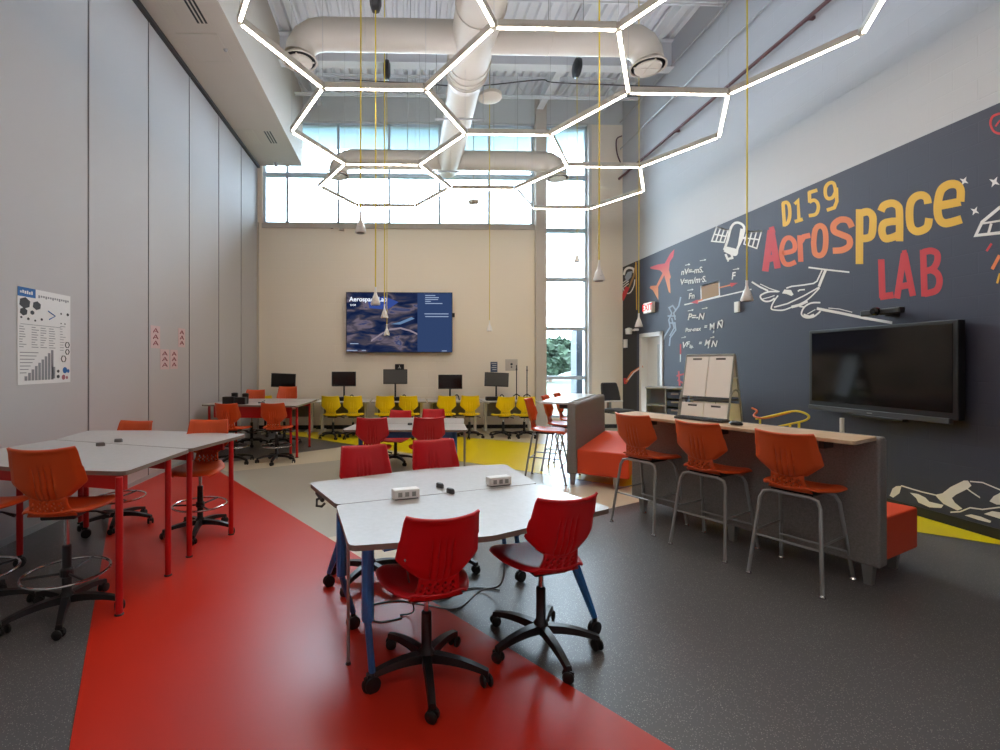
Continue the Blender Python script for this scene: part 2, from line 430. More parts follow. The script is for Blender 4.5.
def joist(name, Y):
    j = MB()
    for z in (7.62, 8.04):
        for dy in (-0.035, 0.035): j.box(SX, XR, Y + dy - 0.015, Y + dy + 0.015, z, z + 0.03)
    x = SX; k = 0; pts = []
    while x < XR: pts.append((x, Y, 7.64 if k % 2 else 8.04)); x += 0.35; k += 1
    j.tube(pts, 0.01, 6)
    return struct(j, name, 'deck_paint')
for i, Y in enumerate((4.9, 6.3, 7.75, 10.6)): joist('trim_%d' % (12 + i), Y)
o = MB()
for k in range(1, 5): pass

# exterior
struct(MB().box(-40, 60, YB + 0.4, 120, -0.25, -0.12), 'ground', 'lawn')
struct(MB().add([(4.9, YB + 0.5, -0.11), (14, YB + 0.5, -0.11), (30, 60, -0.11), (13.0, 32, -0.11)], [(0, 1, 2, 3)]).add([(-40, 46, -0.11), (60, 46, -0.11), (60, 54, -0.11), (-40, 54, -0.11)], [(0, 1, 2, 3)]), 'path', 'concrete')
struct(MB().box(-6, 9, YB + 0.4, 12.95, zt + 0.02, zt + 0.4), 'roof_overhang', 'overhang_paint')
tag(MB().box(4.47, 5.4, 12.0, 12.4, -0.2, 2.45).obj('brick_pier', 'brick_out'), 'grey brick pier outside the tall narrow window', 'pier')
def tree(x, y, h, r, label):
    t = thing('tree', label, 'tree', (x, y, -0.15), 0, 'trees beyond the lawn')
    MB().tube([(0, 0, 0), (0.1, 0, h * 0.35), (0, 0.1, h * 0.7)], 0.2, 8, radii=[0.25, 0.2, 0.1]).obj('trunk', 'bark', t)
    c = MB(); rnd = random.Random(int(x * 13 + y))
    for k in range(500):
        u = rnd.uniform(-1, 1); a = rnd.uniform(0, 2 * PI); q = rnd.uniform(0.5, 1) ** 0.5
        px_ = r * q * math.sqrt(1 - u * u) * math.cos(a); py_ = r * q * math.sqrt(1 - u * u) * math.sin(a); pz = h * 0.6 + u * h * 0.4 * q
        sz = rnd.uniform(0.25, 0.5); M4 = Matrix.Translation((px_, py_, pz)) @ Matrix.Rotation(rnd.uniform(0, 6), 4, 'X') @ Matrix.Rotation(rnd.uniform(0, 6), 4, 'Z')
        c.add([(-sz, -sz * 0.6, 0), (sz, -sz * 0.5, 0.1), (sz * 0.8, sz * 0.6, 0), (-sz * 0.7, sz * 0.6, 0.12)], [(0, 1, 2, 3)], M4=M4)
    c.obj('foliage', 'leaf', t, fixn=False)
tree(13.2, 42, 3.6, 1.9, 'small leafy tree seen through tall window, left edge of the pane')
tree(16.4, 50, 4.4, 2.3, 'tall leafy tree in the middle of the tall window view')
tree(20.6, 56, 3.9, 2.2, 'rounded leafy tree beside the brick pier outside')
tag(MB().tube([(14.6, 40, -0.15), (14.6, 40, 3.0)], 0.05, 8).obj('lamp_post', 'white_metal'), 'thin pale post on the lawn in front of the trees', 'post')

# ------------------------------------------------------------------ soffit fittings
def slot_diffuser(px0, py0, px1, py1, label, dark=3):
    a = G(px0, py0, SZ); b = G(px1, py1, SZ); x = (a[0] + b[0]) / 2; ya, yb = sorted((a[1], b[1]))
    t = thing('air_diffuser', label, 'vent', (x, (ya + yb) / 2, SZ), 0, 'slot diffusers in the bulkhead'); L = (yb - ya) / 2
    MB().box(-0.1, 0.1, -L - 0.04, L + 0.04, -0.006, 0).obj('frame', 'soffit_paint', t)
    g = MB()
    for k in range(3): g.box(-0.07 + k * 0.055, -0.04 + k * 0.055, -L, L, -0.008, -0.005)
    g.obj('slots', 'black_rubber', t)
    MB().box(-0.5, -0.3, -L - 0.04, L + 0.04, -0.005, 0).box(-0.46, -0.445, -L, L, -0.008, -0.004).box(-0.41, -0.395, -L, L, -0.008, -0.004).box(-0.36, -0.345, -L, L, -0.008, -0.004).obj('blank_slots', 'duct_paint', t)
slot_diffuser(184, -8, 203, 23, 'long dark slot diffuser in the bulkhead at the top of the picture')
slot_diffuser(266, 131, 275, 143, 'short dark slot diffuser at the far end of the bulkhead')
for (p0, p1, lb) in (((176, 33), (233, 62), 'square access panel flush in the bulkhead near the long diffuser'), ((241, 129), (262, 145), 'square access panel flush in bulkhead beside the short diffuser')):
    a = G(p0[0], p0[1], SZ); b = G(p1[0], p1[1], SZ); x0, x1 = max(XL + 0.12, min(a[0], b[0])), max(a[0], b[0]); ya, yb = sorted((a[1], b[1]))
    if x1 - x0 < 0.3: x0 = x1 - 0.5
    g = MB(); g.box(x0, x1, ya, yb, SZ - 0.004, SZ, 'soffit_paint')
    for q in ((x0, x1, ya, ya + 0.012), (x0, x1, yb - 0.012, yb), (x0, x0 + 0.012, ya, yb), (x1 - 0.012, x1, ya, yb)): g.box(q[0], q[1], q[2], q[3], SZ - 0.007, SZ - 0.001, 'duct_paint')
    tag(g.obj('ceiling_hatch'), lb, 'hatch', 'access panels in the bulkhead')
a = G(225.5, 49.5, SZ); tag(MB().lathe([(0.0, -0.03), (0.02, -0.03), (0.035, 0)], (a[0], a[1], SZ), 10).obj('fire_sprinkler', 'conduit'), 'sprinkler head in the bulkhead by the larger access panel', 'sprinkler', 'bulkhead sprinklers')
a = G(276, 163, SZ); tag(MB().lathe([(0.0, -0.1), (0.03, -0.09), (0.05, 0)], (a[0], a[1], SZ), 10).obj('fire_sprinkler', 'conduit'), 'sprinkler head at the window end of the bulkhead', 'sprinkler', 'bulkhead sprinklers')

# ------------------------------------------------------------------ ducts
DZc = 6.05
def duct_branch(Y, x0, x1, r, label):
    t = thing('branch_duct', label, 'duct', (0, Y, DZc), 0, 'cross ducts')
    MB().tube([(x0 + 0.32, 0, 0), (x1 - 0.32, 0, 0)], r, 28).obj('duct_run', 'duct_paint', t, smooth=True)
    for xe, sg in ((x0, 1), (x1, -1)):
        pts = [(xe + sg * 0.34, 0, 0), (xe + sg * 0.2, 0, -0.02), (xe + sg * 0.08, 0, -0.09), (xe + sg * 0.02, 0, -0.19), (xe, 0, -0.3)]
        MB().tube(pts, r, 28).obj('elbow', 'duct_paint', t, smooth=True)
        d_ = MB().lathe([(0.12, -0.30), (0.19, -0.31), (0.24, -0.36), (0.24, -0.375), (0.225, -0.377), (0.215, -0.35), (0.02, -0.35)], (xe, 0, 0), 28).obj('round_diffuser', 'duct_paint', t, smooth=True)
        MB().lathe([(0.0, -0.38), (0.17, -0.395), (0.175, -0.375), (0.0, -0.365)], (xe, 0, 0), 28).tube([(xe - 0.2, 0, -0.385), (xe + 0.2, 0, -0.385)], 0.012, 6).tube([(xe, -0.2, -0.385), (xe, 0.2, -0.385)], 0.012, 6).obj('diffuser_cone', 'duct_paint', d_)
        MB().lathe([(0.212, -0.362), (0.185, -0.362), (0.185, -0.358), (0.212, -0.358)], (xe, 0, 0), 28).obj('diffuser_slot', 'black_rubber', d_)
    for x in (x0 + 1.0, 0.1, 2.0, x1 - 0.9):
        MB().tube([(x, 0, r - 0.01), (x, 0, 1.95)], 0.006, 6).obj('hanger_rod', 'conduit', t)
    k = x0 + 0.9
    while k < x1 - 0.3: MB().lathe([(r + 0.001, -0.006), (r + 0.006, 0), (r + 0.001, 0.006)], (0, 0, 0), 28, M4=Matrix.Translation((k, 0, 0)) @ Matrix.Rotation(PI / 2, 4, 'Y')).obj('seam_ring', 'duct_paint', t); k += 1.25
duct_branch(6.4, -1.40, 3.38, 0.20, 'nearer beige round duct crossing overhead with a diffuser at each end')
duct_branch(10.3, -1.42, 3.42, 0.205, 'farther beige round duct crossing in front of the upper windows')
t = thing('main_duct', 'large beige spiral duct running overhead from camera to the windows', 'duct', (0.97, 0, DZc))
MB().tube([(-0.03, -2.4, 0), (0, 7.1, 0)], 0.31, 32).obj('duct_run', 'duct_paint', t, smooth=True)
MB().tube([(0, 7.1, 0), (0.01, 7.35, 0.0)], 0.31, 32, radii=[0.325, 0.27]).obj('reducer', 'duct_paint', t, smooth=True)
MB().tube([(0.01, 7.35, 0), (0.05, 10.62, 0)], 0.265, 32).obj('duct_run', 'duct_paint', t, smooth=True)
for k, Y in enumerate((1.0, 2.2, 3.4, 4.6, 5.8, 6.85, 7.0, 7.15)): MB().tube([(0, Y, 0), (0, Y + 0.012, 0)], 0.325, 32).obj('seam_ring', 'duct_paint', t, smooth=True)
for Y in (1.6, 4.2, 8.0, 10.2):
    MB().tube([(-0.42, Y, -0.33 if Y < 7 else -0.285), (0.42, Y, -0.33 if Y < 7 else -0.285)], 0.016, 6).tube([(-0.4, Y, -0.33), (-0.4, Y, 1.95)], 0.006, 6).tube([(0.4, Y, -0.33), (0.4, Y, 1.95)], 0.006, 6).obj('trapeze_hanger', 'conduit', t)

# ------------------------------------------------------------------ honeycomb light
LZ = 4.84; A = 1.22; RS = A * math.sqrt(3) / 2
xa = -0.95; yb0 = 3.47
def fix(x, y): return (x, y)
def node(col, row):
    # rows of nodes; odd rows sit half an edge outwards
    return None
ROW = lambda r: 3.47 + r * RS
xc = {'L': -0.34, 'M': 1.49, 'R': 3.32}
edges = {}
for key, rows in (('L', (1, 3, 5)), ('M', (0, 2, 4)), ('R', (1, 3, 5))):
    for cr in rows:
        cx_, cy_ = xc[key], ROW(cr)
        P = [(cx_ + A * math.cos(PI / 3 * k), cy_ + A * math.sin(PI / 3 * k)) for k in range(6)]
        for k in range(6):
            a, b = P[k], P[(k + 1) % 6]
            mx_, my_ = (a[0] + b[0]) / 2, (a[1] + b[1]) / 2
            if not any(math.hypot(q[0] - mx_, q[1] - my_) < 0.2 for q in edges): edges[(mx_, my_)] = (a, b)
SH = 0.0
hl = thing('honeycomb_light', 'glowing white honeycomb of linear tube lights hanging over the room', 'light', (1.49, 6.6, LZ))
for kk, (a, b) in edges.items():
    a = Vector((a[0] - 1.49, a[1] - 6.6)); b = Vector((b[0] - 1.49, b[1] - 6.6)); dd = b - a; L = dd.length; ang = math.atan2(dd.y, dd.x)
    M4 = rot(ang, (a.x, a.y, 0)); g_ = 0.03
    t_ = MB().box(g_, L - g_, -0.021, 0.021, 0.005, 0.075, M4=M4).obj('light_tube', 'white_metal', hl)
    MB().box(g_ + 0.005, L - g_ - 0.005, -0.013, 0.013, -0.003, 0.006, M4=M4).obj('diffuser', 'tube_glow', t_)
    MB().box(g_ + 0.005, L - g_ - 0.005, -0.016, 0.016, 0.07, 0.0756, M4=M4).obj('added_uplight', 'added_up_glow', t_)  # strip added on top of the tube, hidden from below, to light the deck
nodes = {}
for kk, (a, b) in edges.items():
    for q in (a, b):
        if not any(math.hypot(q[0] - n_[0], q[1] - n_[1]) < 0.2 for n_ in nodes): nodes[q] = q
wr = MB()
for q in nodes.values():
    x, y = q[0] - 1.49, q[1] - 6.6
    MB().lathe([(0.024, 0.004), (0.024, 0.075), (0.0, 0.08)], (x, y, 0), 10).obj('corner_joint', 'white_metal', hl)
    wr.tube([(x, y, 0.08), (x, y, ZC - LZ - 0.03)], 0.002, 4)
wr.obj('suspension_wire', 'conduit', hl)

# ------------------------------------------------------------------ power drops
def power_drop(px, y_bot, Y, wpx, label, reel=None, big=True):
    x, z = onY(px, y_bot, Y)
    t = thing('power_drop', label, 'power cord', (x, Y, z), 0, 'hanging yellow power cords')
    top = ZC - z; rl_ = None
    if reel: rl_ = onY(px, reel, Y)[1] - z
    ztop = (rl_ - 0.1) if rl_ else top
    MB().tube([(0, 0, 0.2), (0.004, 0, ztop * 0.4), (0, 0, ztop)], 0.0075 if big else 0.006, 6).obj('cord', 'cord_yellow', t)
    MB().lathe([(0.0, 0.0), (0.055, 0.0), (0.06, 0.012), (0.034, 0.1), (0.02, 0.13), (0.012, 0.17), (0.012, 0.22)], n=14).obj('outlet_bell', 'white_plastic', t, smooth=True)
    MB().lathe([(0, -0.004), (0.042, -0.003), (0.042, 0.002)], n=12).box(-0.012, 0.012, -0.048, -0.044, 0.03, 0.05).obj('socket_face', 'cable_grey', t)
    if rl_:
        r_ = MB().lathe([(0.0, -0.07), (0.1, -0.07), (0.17, -0.04), (0.18, 0), (0.17, 0.04), (0.1, 0.07), (0, 0.07)], n=24, M4=Matrix.Translation((0, 0, rl_)) @ Matrix.Rotation(PI / 2, 4, 'Y')).obj('cord_reel', 'black_plastic', t, smooth=True)
        MB().tube([(0, 0, rl_ + 0.17), (0, 0, top)], 0.012, 6).obj('reel_stem', 'conduit', t)
power_drop(360.5, 233, 4.9, 11, 'yellow cord ending high with white bell outlet, left of the wall screen top')
power_drop(375.5, 305, 5.8, 9, 'yellow cord whose bell outlet hangs over the lettering of the wall screen', reel=-4)
power_drop(384.5, 318, 7.6, 7, 'yellow cord whose bell outlet hangs over the middle of the wall screen', reel=-20)
power_drop(386.8, 335.5, 9.2, 5, 'thin yellow cord reaching down to the bottom of the wall screen', reel=70, big=False)
power_drop(489.5, 331, 9.6, 4, 'thin faint yellow cord right of wall screen, hanging before the cream wall', big=False)
power_drop(599, 281, 4.9, 11, 'thick yellow cord with white bell outlet before the window wall pier')
power_drop(638.8, 327, 7.4, 8, 'thin yellow cord with bell outlet beside the exit sign', big=False)
power_drop(746.8, 301, 4.9, 11, 'yellow cord with white bell outlet in front of mural, left of the painted plane')
power_drop(577, 262, 9.0, 4, 'thin cord dropping from black and yellow reel in front of tall window', reel=68, big=False)

# ------------------------------------------------------------------ mural art
LAY = [0]
def W(px, py):
    LAY[0] += 1
    y, z = onX(px, py, XR)
    return (XR - 0.005, y, z)
class Art:
    def __init__(s, conv): s.mb = MB(); s.c = conv; s.n = 0
    def poly(s, pts, m):
        s.n += 1; off = 0.00025 * s.n
        P = [W(*s.c(*p)) for p in pts]; s.mb.add([(p[0] - off, p[1], p[2]) for p in P], [tuple(range(len(P)))], m); return s
    def line(s, pts, wd, m, closed=False, smooth=False):
        if smooth:
            if closed: pts = pts + [pts[0]]
            pts = [(q.x, q.y) for q in bez([(p[0], p[1], 0) for p in pts], 5)]; closed = False
        if closed: pts = pts + [pts[0], pts[1]]
        n = len(pts); L = []; R = []
        for i in range(n):
            a = Vector(pts[max(i - 1, 0)]); p = Vector(pts[i]); b = Vector(pts[min(i + 1, n - 1)])
            d1 = (p - a); d2 = (b - p)
            if d1.length < 1e-6: d1 = d2
            if d2.length < 1e-6: d2 = d1
            d1 = d1.normalized(); d2 = d2.normalized(); tt = d1 + d2
            if tt.length < 0.3: tt = d1
            tt.normalize(); nn = Vector((-tt.y, tt.x)); c_ = max(0.55, abs(nn.dot(Vector((-d1.y, d1.x)))))
            L.append(p + nn * wd / 2 / c_); R.append(p - nn * wd / 2 / c_)
        s.n += 1; off = 0.00025 * s.n
        P = [W(*s.c(q.x, q.y)) for q in L] + [W(*s.c(q.x, q.y)) for q in R]
        s.mb.add([(p[0] - off, p[1], p[2]) for p in P], [(i, i + 1, n + i + 1, n + i) for i in range(n - 1)], m); return s
    def done(s, name, label=None): return mobj(s.mb, name, None, label)
cv = lambda ox, oy, k: (lambda x, y: (ox + x / k, oy + y / k))
cA = cv(750, 150, 3.988)
def letter(strokes, m, wd, label, sm=False):
    a = Art(cA)
    for st in strokes:
        cl = st[-1] == 'c'; pts = list(st[:-1]) if cl else list(st)
        a.line(pts, wd, m, cl, smooth=len(pts) > 4)
    a.done('painted_letter', label)
R_, Y_, O_ = 'paint_red', 'paint_yellow', 'paint_orange'
letter([[(133, 212), (139, 305)], [(130, 214), (148, 209), (158, 225), (160, 262), (152, 290), (136, 300)]], Y_, 14, 'yellow letter D')
letter([[(180, 216), (193, 202), (197, 284)], [(180, 286), (212, 276)]], Y_, 14, 'yellow digit 1')
letter([[(270, 160), (236, 170)], [(238, 166), (240, 210)], [(238, 208), (256, 200), (270, 210), (274, 232), (264, 256), (236, 262)]], Y_, 14, 'yellow digit 5')
letter([[(343, 165), (336, 134), (318, 132), (303, 150), (303, 180), (314, 194), (332, 188), (343, 165)], [(346, 150), (348, 205), (338, 230), (308, 240)]], Y_, 14, 'yellow digit 9')
letter([[(62, 484), (84, 320)], [(86, 320), (112, 472)], [(72, 436), (106, 426)], [(80, 322), (100, 316)]], R_, 26, 'red letter A')
fade_paint('paint_fade', (216, 84, 60), (222, 108, 62), 2.0, 3.2)
letter([[(130, 412), (176, 400), (178, 368), (160, 350), (140, 358), (128, 390), (128, 425), (140, 452), (160, 456), (184, 446)]], 'paint_fade', 19, 'orange-red letter e')
letter([[(200, 340), (204, 446)], [(204, 366), (216, 346), (242, 340)]], 'paint_fade', 21, 'orange letter r')
letter([[(256, 360), (262, 318), (280, 302), (298, 314), (304, 350), (300, 398), (284, 420), (262, 414), (256, 380), (256, 360)]], O_, 22, 'orange letter o')
letter([[(408, 308), (394, 282), (362, 278), (336, 298), (338, 324), (368, 338), (396, 352), (398, 380), (372, 398), (332, 402)]], 'paint_fade2' if False else O_, 25, 'amber letter s')
letter([[(439, 236), (438, 455)], [(440, 254), (470, 246), (490, 262), (492, 300), (486, 340), (466, 352), (440, 352)]], Y_, 30, 'yellow letter p')
letter([[(524, 244), (536, 222), (566, 212), (590, 222), (598, 250), (598, 364)], [(594, 284), (560, 286), (534, 296), (528, 326), (540, 352), (566, 350), (594, 338)]], Y_, 30, 'yellow letter a')
letter([[(712, 214), (706, 190), (686, 180), (660, 188), (642, 214), (638, 262), (644, 306), (664, 324), (690, 320), (710, 304), (716, 272)]], Y_, 31, 'yellow letter c')
letter([[(760, 222), (842, 206)], [(841, 206), (842, 160), (826, 138), (794, 138), (766, 158), (754, 194), (750, 240), (758, 276), (784, 292), (846, 276)]], Y_, 33, 'yellow letter e')
letter([[(525, 436), (530, 590)], [(520, 586), (574, 578)]], R_, 26, 'red letter L')
letter([[(588, 592), (616, 412)], [(618, 412), (652, 582)], [(600, 545), (648, 536)], [(610, 414), (628, 410)]], R_, 25, 'red second letter A')
letter([[(692, 398), (698, 584)], [(692, 408), (724, 402), (748, 414), (748, 446), (730, 474), (698, 484)], [(726, 478), (750, 494), (758, 526), (744, 560), (698, 574)]], R_, 26, 'red letter B')
# twin-propeller plane
a = Art(cv(740, 255, 10)); w_ = 'paint_white'
a.line([(120, 268), (200, 318), (285, 358)], 18, w_).line([(205, 290), (300, 335), (400, 366)], 9, w_)
a.line([(390, 366), (290, 368), (215, 400), (212, 432), (250, 462), (305, 460), (350, 432)], 16, w_, smooth=True).line([(230, 440), (290, 425), (350, 405)], 9, w_)
a.line([(385, 405), (345, 460), (318, 520), (330, 546), (430, 552), (520, 522), (620, 482), (700, 430), (800, 330)], 14, w_, smooth=True)
a.line([(345, 522), (480, 486), (640, 410), (800, 320)], 14, w_)
a.line([(520, 520), (600, 500), (680, 462)], 27, w_)
a.poly([(425, 384), (448, 345), (515, 350), (540, 395), (520, 410), (470, 390)], w_)
a.line([(468, 332), (520, 314), (640, 300), (740, 284), (775, 262), (826, 152)], 14, w_)
a.line([(862, 150), (820, 250), (795, 315)], 27, w_).line([(690, 124), (860, 146), (1100, 172)], 16, w_)
a.line([(585, 365), (600, 350), (655, 346)], 14, w_)
a.line([(810, 476), (720, 480), (650, 520), (620, 588), (660, 625), (730, 622), (780, 590), (812, 560)], 16, w_, smooth=True).line([(640, 600), (700, 620), (750, 600)], 30, w_)
a.line([(680, 590), (760, 545)], 9, w_).line([(600, 515), (650, 520)], 14, w_)
a.line([(775, 535), (1000, 578), (1250, 630), (1530, 678)], 27, w_).line([(890, 530), (1000, 540), (1130, 572)], 8, w_)
a.done('painted_plane', 'white outline of a twin-propeller plane')
# satellite
a = Art(cv(600, 150, 5))
a.line([(622, 500), (640, 450), (655, 392), (675, 366), (702, 366), (722, 388), (712, 440), (690, 490), (678, 524), (622, 502)], 12, w_, smooth=True)
a.poly([(704, 392), (720, 396), (704, 460), (690, 476)], w_).poly([(625, 480), (690, 496), (680, 524), (622, 504)], w_)
for P in ([(585, 386), (642, 402), (622, 462), (560, 456)], [(738, 410), (810, 405), (786, 492), (722, 470)]):
    a.line(P, 7, w_, True)
    m_ = lambda p, q, t: (p[0] + (q[0] - p[0]) * t, p[1] + (q[1] - p[1]) * t)
    for t_ in (0.33, 0.66): a.line([m_(P[0], P[1], t_), m_(P[3], P[2], t_)], 7, w_)
    a.line([m_(P[0], P[3], 0.5), m_(P[1], P[2], 0.5)], 7, w_)
a.line([(638, 432), (650, 435)], 11, w_).line([(706, 440), (728, 440)], 11, w_)
a.line([(630, 520), (640, 545), (664, 540), (660, 520)], 11, w_).line([(645, 545), (642, 558)], 8, w_)
a.done('painted_satellite', 'white outline of a satellite')
# airliner silhouette
fade_paint('paint_jet', (232, 158, 84), (206, 52, 66), *(onX(665, 300, XR)[1], onX(665, 262, XR)[1]))
a = Art(cv(610, 240, 10))
a.poly([(645, 92), (636, 165), (600, 222), (592, 300), (612, 372), (600, 392), (608, 532), (590, 522), (545, 352), (484, 470), (486, 602), (432, 505), (400, 480), (408, 460), (466, 455), (528, 330), (500, 302), (410, 288), (404, 272), (480, 245), (550, 235), (602, 140)], 'paint_jet')
a.done('painted_airliner', 'orange and red airliner silhouette')
# corner panel art
a = Art(cv(610, 240, 10))
a.line([(140, 350), (155, 300), (190, 278), (235, 290), (240, 330)], 22, w_, smooth=True)
a.line([(250, 395), (240, 460), (205, 525), (160, 530), (130, 480)], 10, w_, smooth=True)
a.line([(262, 250), (240, 360), (190, 480)], 18, 'paint_gold').line([(180, 470), (120, 600)], 40, 'paint_red')
for k in range(3): a.line([(130, 430 + 25 * k), (190, 385 + 25 * k)], 8, w_)
a.poly([(150, 370), (180, 320), (225, 310), (215, 370), (170, 420)], 'paint_sketch')
a.line([(262, 222), (265, 300), (270, 700)], 10, 'paint_yellow')
a.done('painted_helmet', 'white and gold round helmet shape in the corner panel')
a = Art(cv(600, 280, 5))
a.line([(128, 520), (125, 490)], 14, 'paint_red').line([(132, 510), (160, 465), (215, 430)], 12, 'paint_orange').line([(140, 500), (172, 460), (200, 440)], 5, w_)
a.done('painted_streak', 'orange rising streak beside the door')
a = Art(cv(600, 280, 5))
for L_ in ([(405, 85), (395, 130), (370, 165), (378, 200)], [(345, 135), (360, 165), (345, 200), (352, 235)], [(352, 235), (325, 280), (318, 300)], [(375, 210), (380, 250), (352, 290), (348, 330)], [(345, 140), (365, 128), (380, 150)], [(360, 190), (372, 240), (350, 280)], [(340, 180), (380, 180)], [(345, 215), (380, 215)]): a.line(L_, 7, 'paint_sketch')
a.done('painted_astronaut', 'pale sketched figure reaching upward')
a = Art(cv(600, 280, 5)); a.line([(404, 320), (403, 410)], 5, w_).line([(404, 320), (404, 372)], 7, 'paint_red')
for L_ in ([(385, 480), (420, 470), (430, 490)], [(390, 500), (425, 520)], [(395, 455), (400, 530)]): a.line(L_, 8, 'paint_red')
a.done('painted_rocket_trail', 'red and white upright streak left of the easel')
# force diagram
a = Art(cv(655, 240, 6.25))
a.poly([(292, 292), (400, 262), (402, 344), (294, 376)], 'paint_gold')
a.line([(288, 290), (402, 258), (405, 348), (291, 380)], 7, w_, True)
a.line([(185, 405), (605, 308)], 8, w_).line([(405, 298), (480, 280)], 8, O_).poly([(470, 268), (520, 268), (478, 294)], R_)
a.line([(300, 372), (260, 384)], 9, O_).poly([(268, 372), (224, 392), (272, 398)], R_)
for (x0, y0_, L_) in ((190, 158, 30), (282, 130, 38), (490, 185, 38), (205, 315, 36), (208, 443, 34), (296, 430, 34), (400, 508, 26), (168, 612, 28), (348, 612, 26)):
    if L_: a.line([(x0, y0_), (x0 + L_, y0_ - 6)], 4, w_).poly([(x0 + L_ - 9, y0_ - 12), (x0 + L_ + 3, y0_ - 7), (x0 + L_ - 7, y0_ + 2)], w_)
a.done('force_diagram', 'painted box on a slope with force arrows')
def wall_text(body, px, py, hpx, m='paint_white', rz=0, shear=0.3, plane='R', parent=None, sx=1.0, X=None, name='painted_formula', label=None):
    cu = bpy.data.curves.new('t', 'FONT'); cu.body = body; cu.shear = shear; cu.size = 1; cu.offset = 0.025
    o = bpy.data.objects.new('t', cu); C.objects.link(o); dg = bpy.context.evaluated_depsgraph_get()
    me = bpy.data.meshes.new_from_object(o.evaluated_get(dg)); bpy.data.objects.remove(o)
    mb = MB()
    k = hpx / 0.7
    def tr(v):
        x = v.x * k * sx; y = v.y * k
        return (px + x * math.cos(rz) + y * math.sin(rz), py - (y * math.cos(rz) - x * math.sin(rz)))
    vs = []
    for v in me.vertices:
        q = tr(v.co)
        if plane == 'R': y_, z_ = onX(q[0], q[1], XR); vs.append((XR - 0.012, y_, z_))
        elif plane == 'L': y_, z_ = onX(q[0], q[1], XL); vs.append((XL + X, y_, z_))
        else: x_, z_ = onY(q[0], q[1], X); vs.append((x_, X, z_))
    mb.add(vs, [tuple(p.vertices) for p in me.polygons])
    mb.slot(m); bpy.data.meshes.remove(me)
    if plane == 'R' and parent is None: return mobj(mb, name, None, label)
    ob = mb.obj(name, None, parent, fixn=False)
    if parent: ob.matrix_parent_inverse = Matrix.Translation(-parent.location)
    if label: ob['label'] = label
    return ob
s_ = -0.13
for (tx, x, y, h, r_) in (('nV=-mS.', 681.5, 275, 5.6, s_), ('V=m/m·S.', 680.5, 285, 5.8, s_), ('Fn', 689, 299, 5.5, s_), ('F', 732, 279.5, 7, s_), ('P=-N', 688, 320, 6.4, -.04), ('Por-max', 685.8, 332, 3.8, -.1), ('=', 704.6, 329, 4.5, -.1), ('M', 710, 330, 6, -.2), ('s', 713.2, 333, 3.4, 0), ('N', 717.3, 328.3, 6.6, -.1),
                           ('V', 682, 348, 6.2, 0), ('F', 686.6, 346.6, 5.2, 0), ('lip.', 689.8, 347.8, 3.2, 0), ('=', 699, 345.2, 4.5, 0), ('M', 704.8, 345.5, 5.8, 0), ('s', 708, 348.2, 3.4, 0), ('N', 711.5, 346.8, 6.2, 0)):
    wall_text(tx, x, y, h, rz=r_, sx=0.82)
# mountains, stars, shuttle, planet
a = Art(cv(860, 480, 7.14)); 
a.poly([(215, 112), (235, 62), (262, 44), (300, 42), (285, 95), (240, 126)], w_)
a.line([(296, 40), (380, 66), (450, 86), (545, 108)], 9, w_)
a.poly([(540, 106), (592, 95), (650, 50), (745, 4), (775, 4), (800, 40), (775, 62), (735, 82), (690, 104), (660, 128)], w_)
a.poly([(540, 106), (660, 128), (682, 162), (735, 205), (700, 218), (640, 190), (600, 170), (560, 130)], w_)
a.poly([(360, 90), (420, 100), (470, 125), (500, 155), (600, 178), (585, 200), (500, 195), (420, 160), (405, 130)], w_)
a.line([(790, 10), (880, 18), (1000, 68), (1120, 130)], 9, w_).line([(770, 62), (800, 85), (862, 126)], 9, w_)
a.line([(650, 230), (720, 226), (790, 198), (880, 210), (1000, 195), (1150, 230)], 10, w_)
a.poly([(750, 252), (800, 245), (870, 262), (942, 292), (935, 306), (850, 285)], w_).poly([(890, 242), (950, 222), (1060, 240), (1060, 300), (1000, 275)], w_)
a.poly([(930, 152), (960, 115), (1010, 90), (1060, 130), (1040, 180), (980, 175)], w_)
a.done('painted_mountains', 'white snowy mountain ridge along the base')
for (x, y, r_) in ((964.6, 181, 5), (995, 182, 6), (975.4, 211, 5)):
    a = Art(lambda p, q: (p, q)); P = []
    for k in range(8):
        rr = r_ if k % 2 == 0 else r_ * 0.35; t_ = 0.5 + k * PI / 4; P.append((x + rr * math.cos(t_), y + rr * math.sin(t_)))
    a.poly(P, w_); a.done('painted_star')
a = Art(cv(880, 150, 8.33)); a.line([(1350, 380), (1000, 480), (855, 600), (802, 712), (1000, 690), (1350, 640)], 26, w_).line([(860, 612), (1000, 590), (1350, 560)], 16, w_).line([(932, 612), (908, 695)], 22, w_).line([(1040, 590), (1030, 680)], 18, w_)
a.done('painted_shuttle', 'white outline of a shuttle at the picture edge')
a = Art(cv(940, 90, 3.57)); a.line([(168, 575), (186, 548)], 8, R_).line([(188, 640), (215, 590)], 12, O_).line([(206, 690), (216, 655)], 8, Y_); a.done('painted_flames')
a = Art(cv(940, 90, 3.57)); a.line([(214, 84), (190, 95), (182, 120), (195, 148), (225, 155), (250, 130), (245, 95), (214, 84)], 8, R_, smooth=True).line([(200, 130), (215, 110), (235, 118)], 6, R_); a.done('painted_planet', 'red sketched planet at the picture edge')

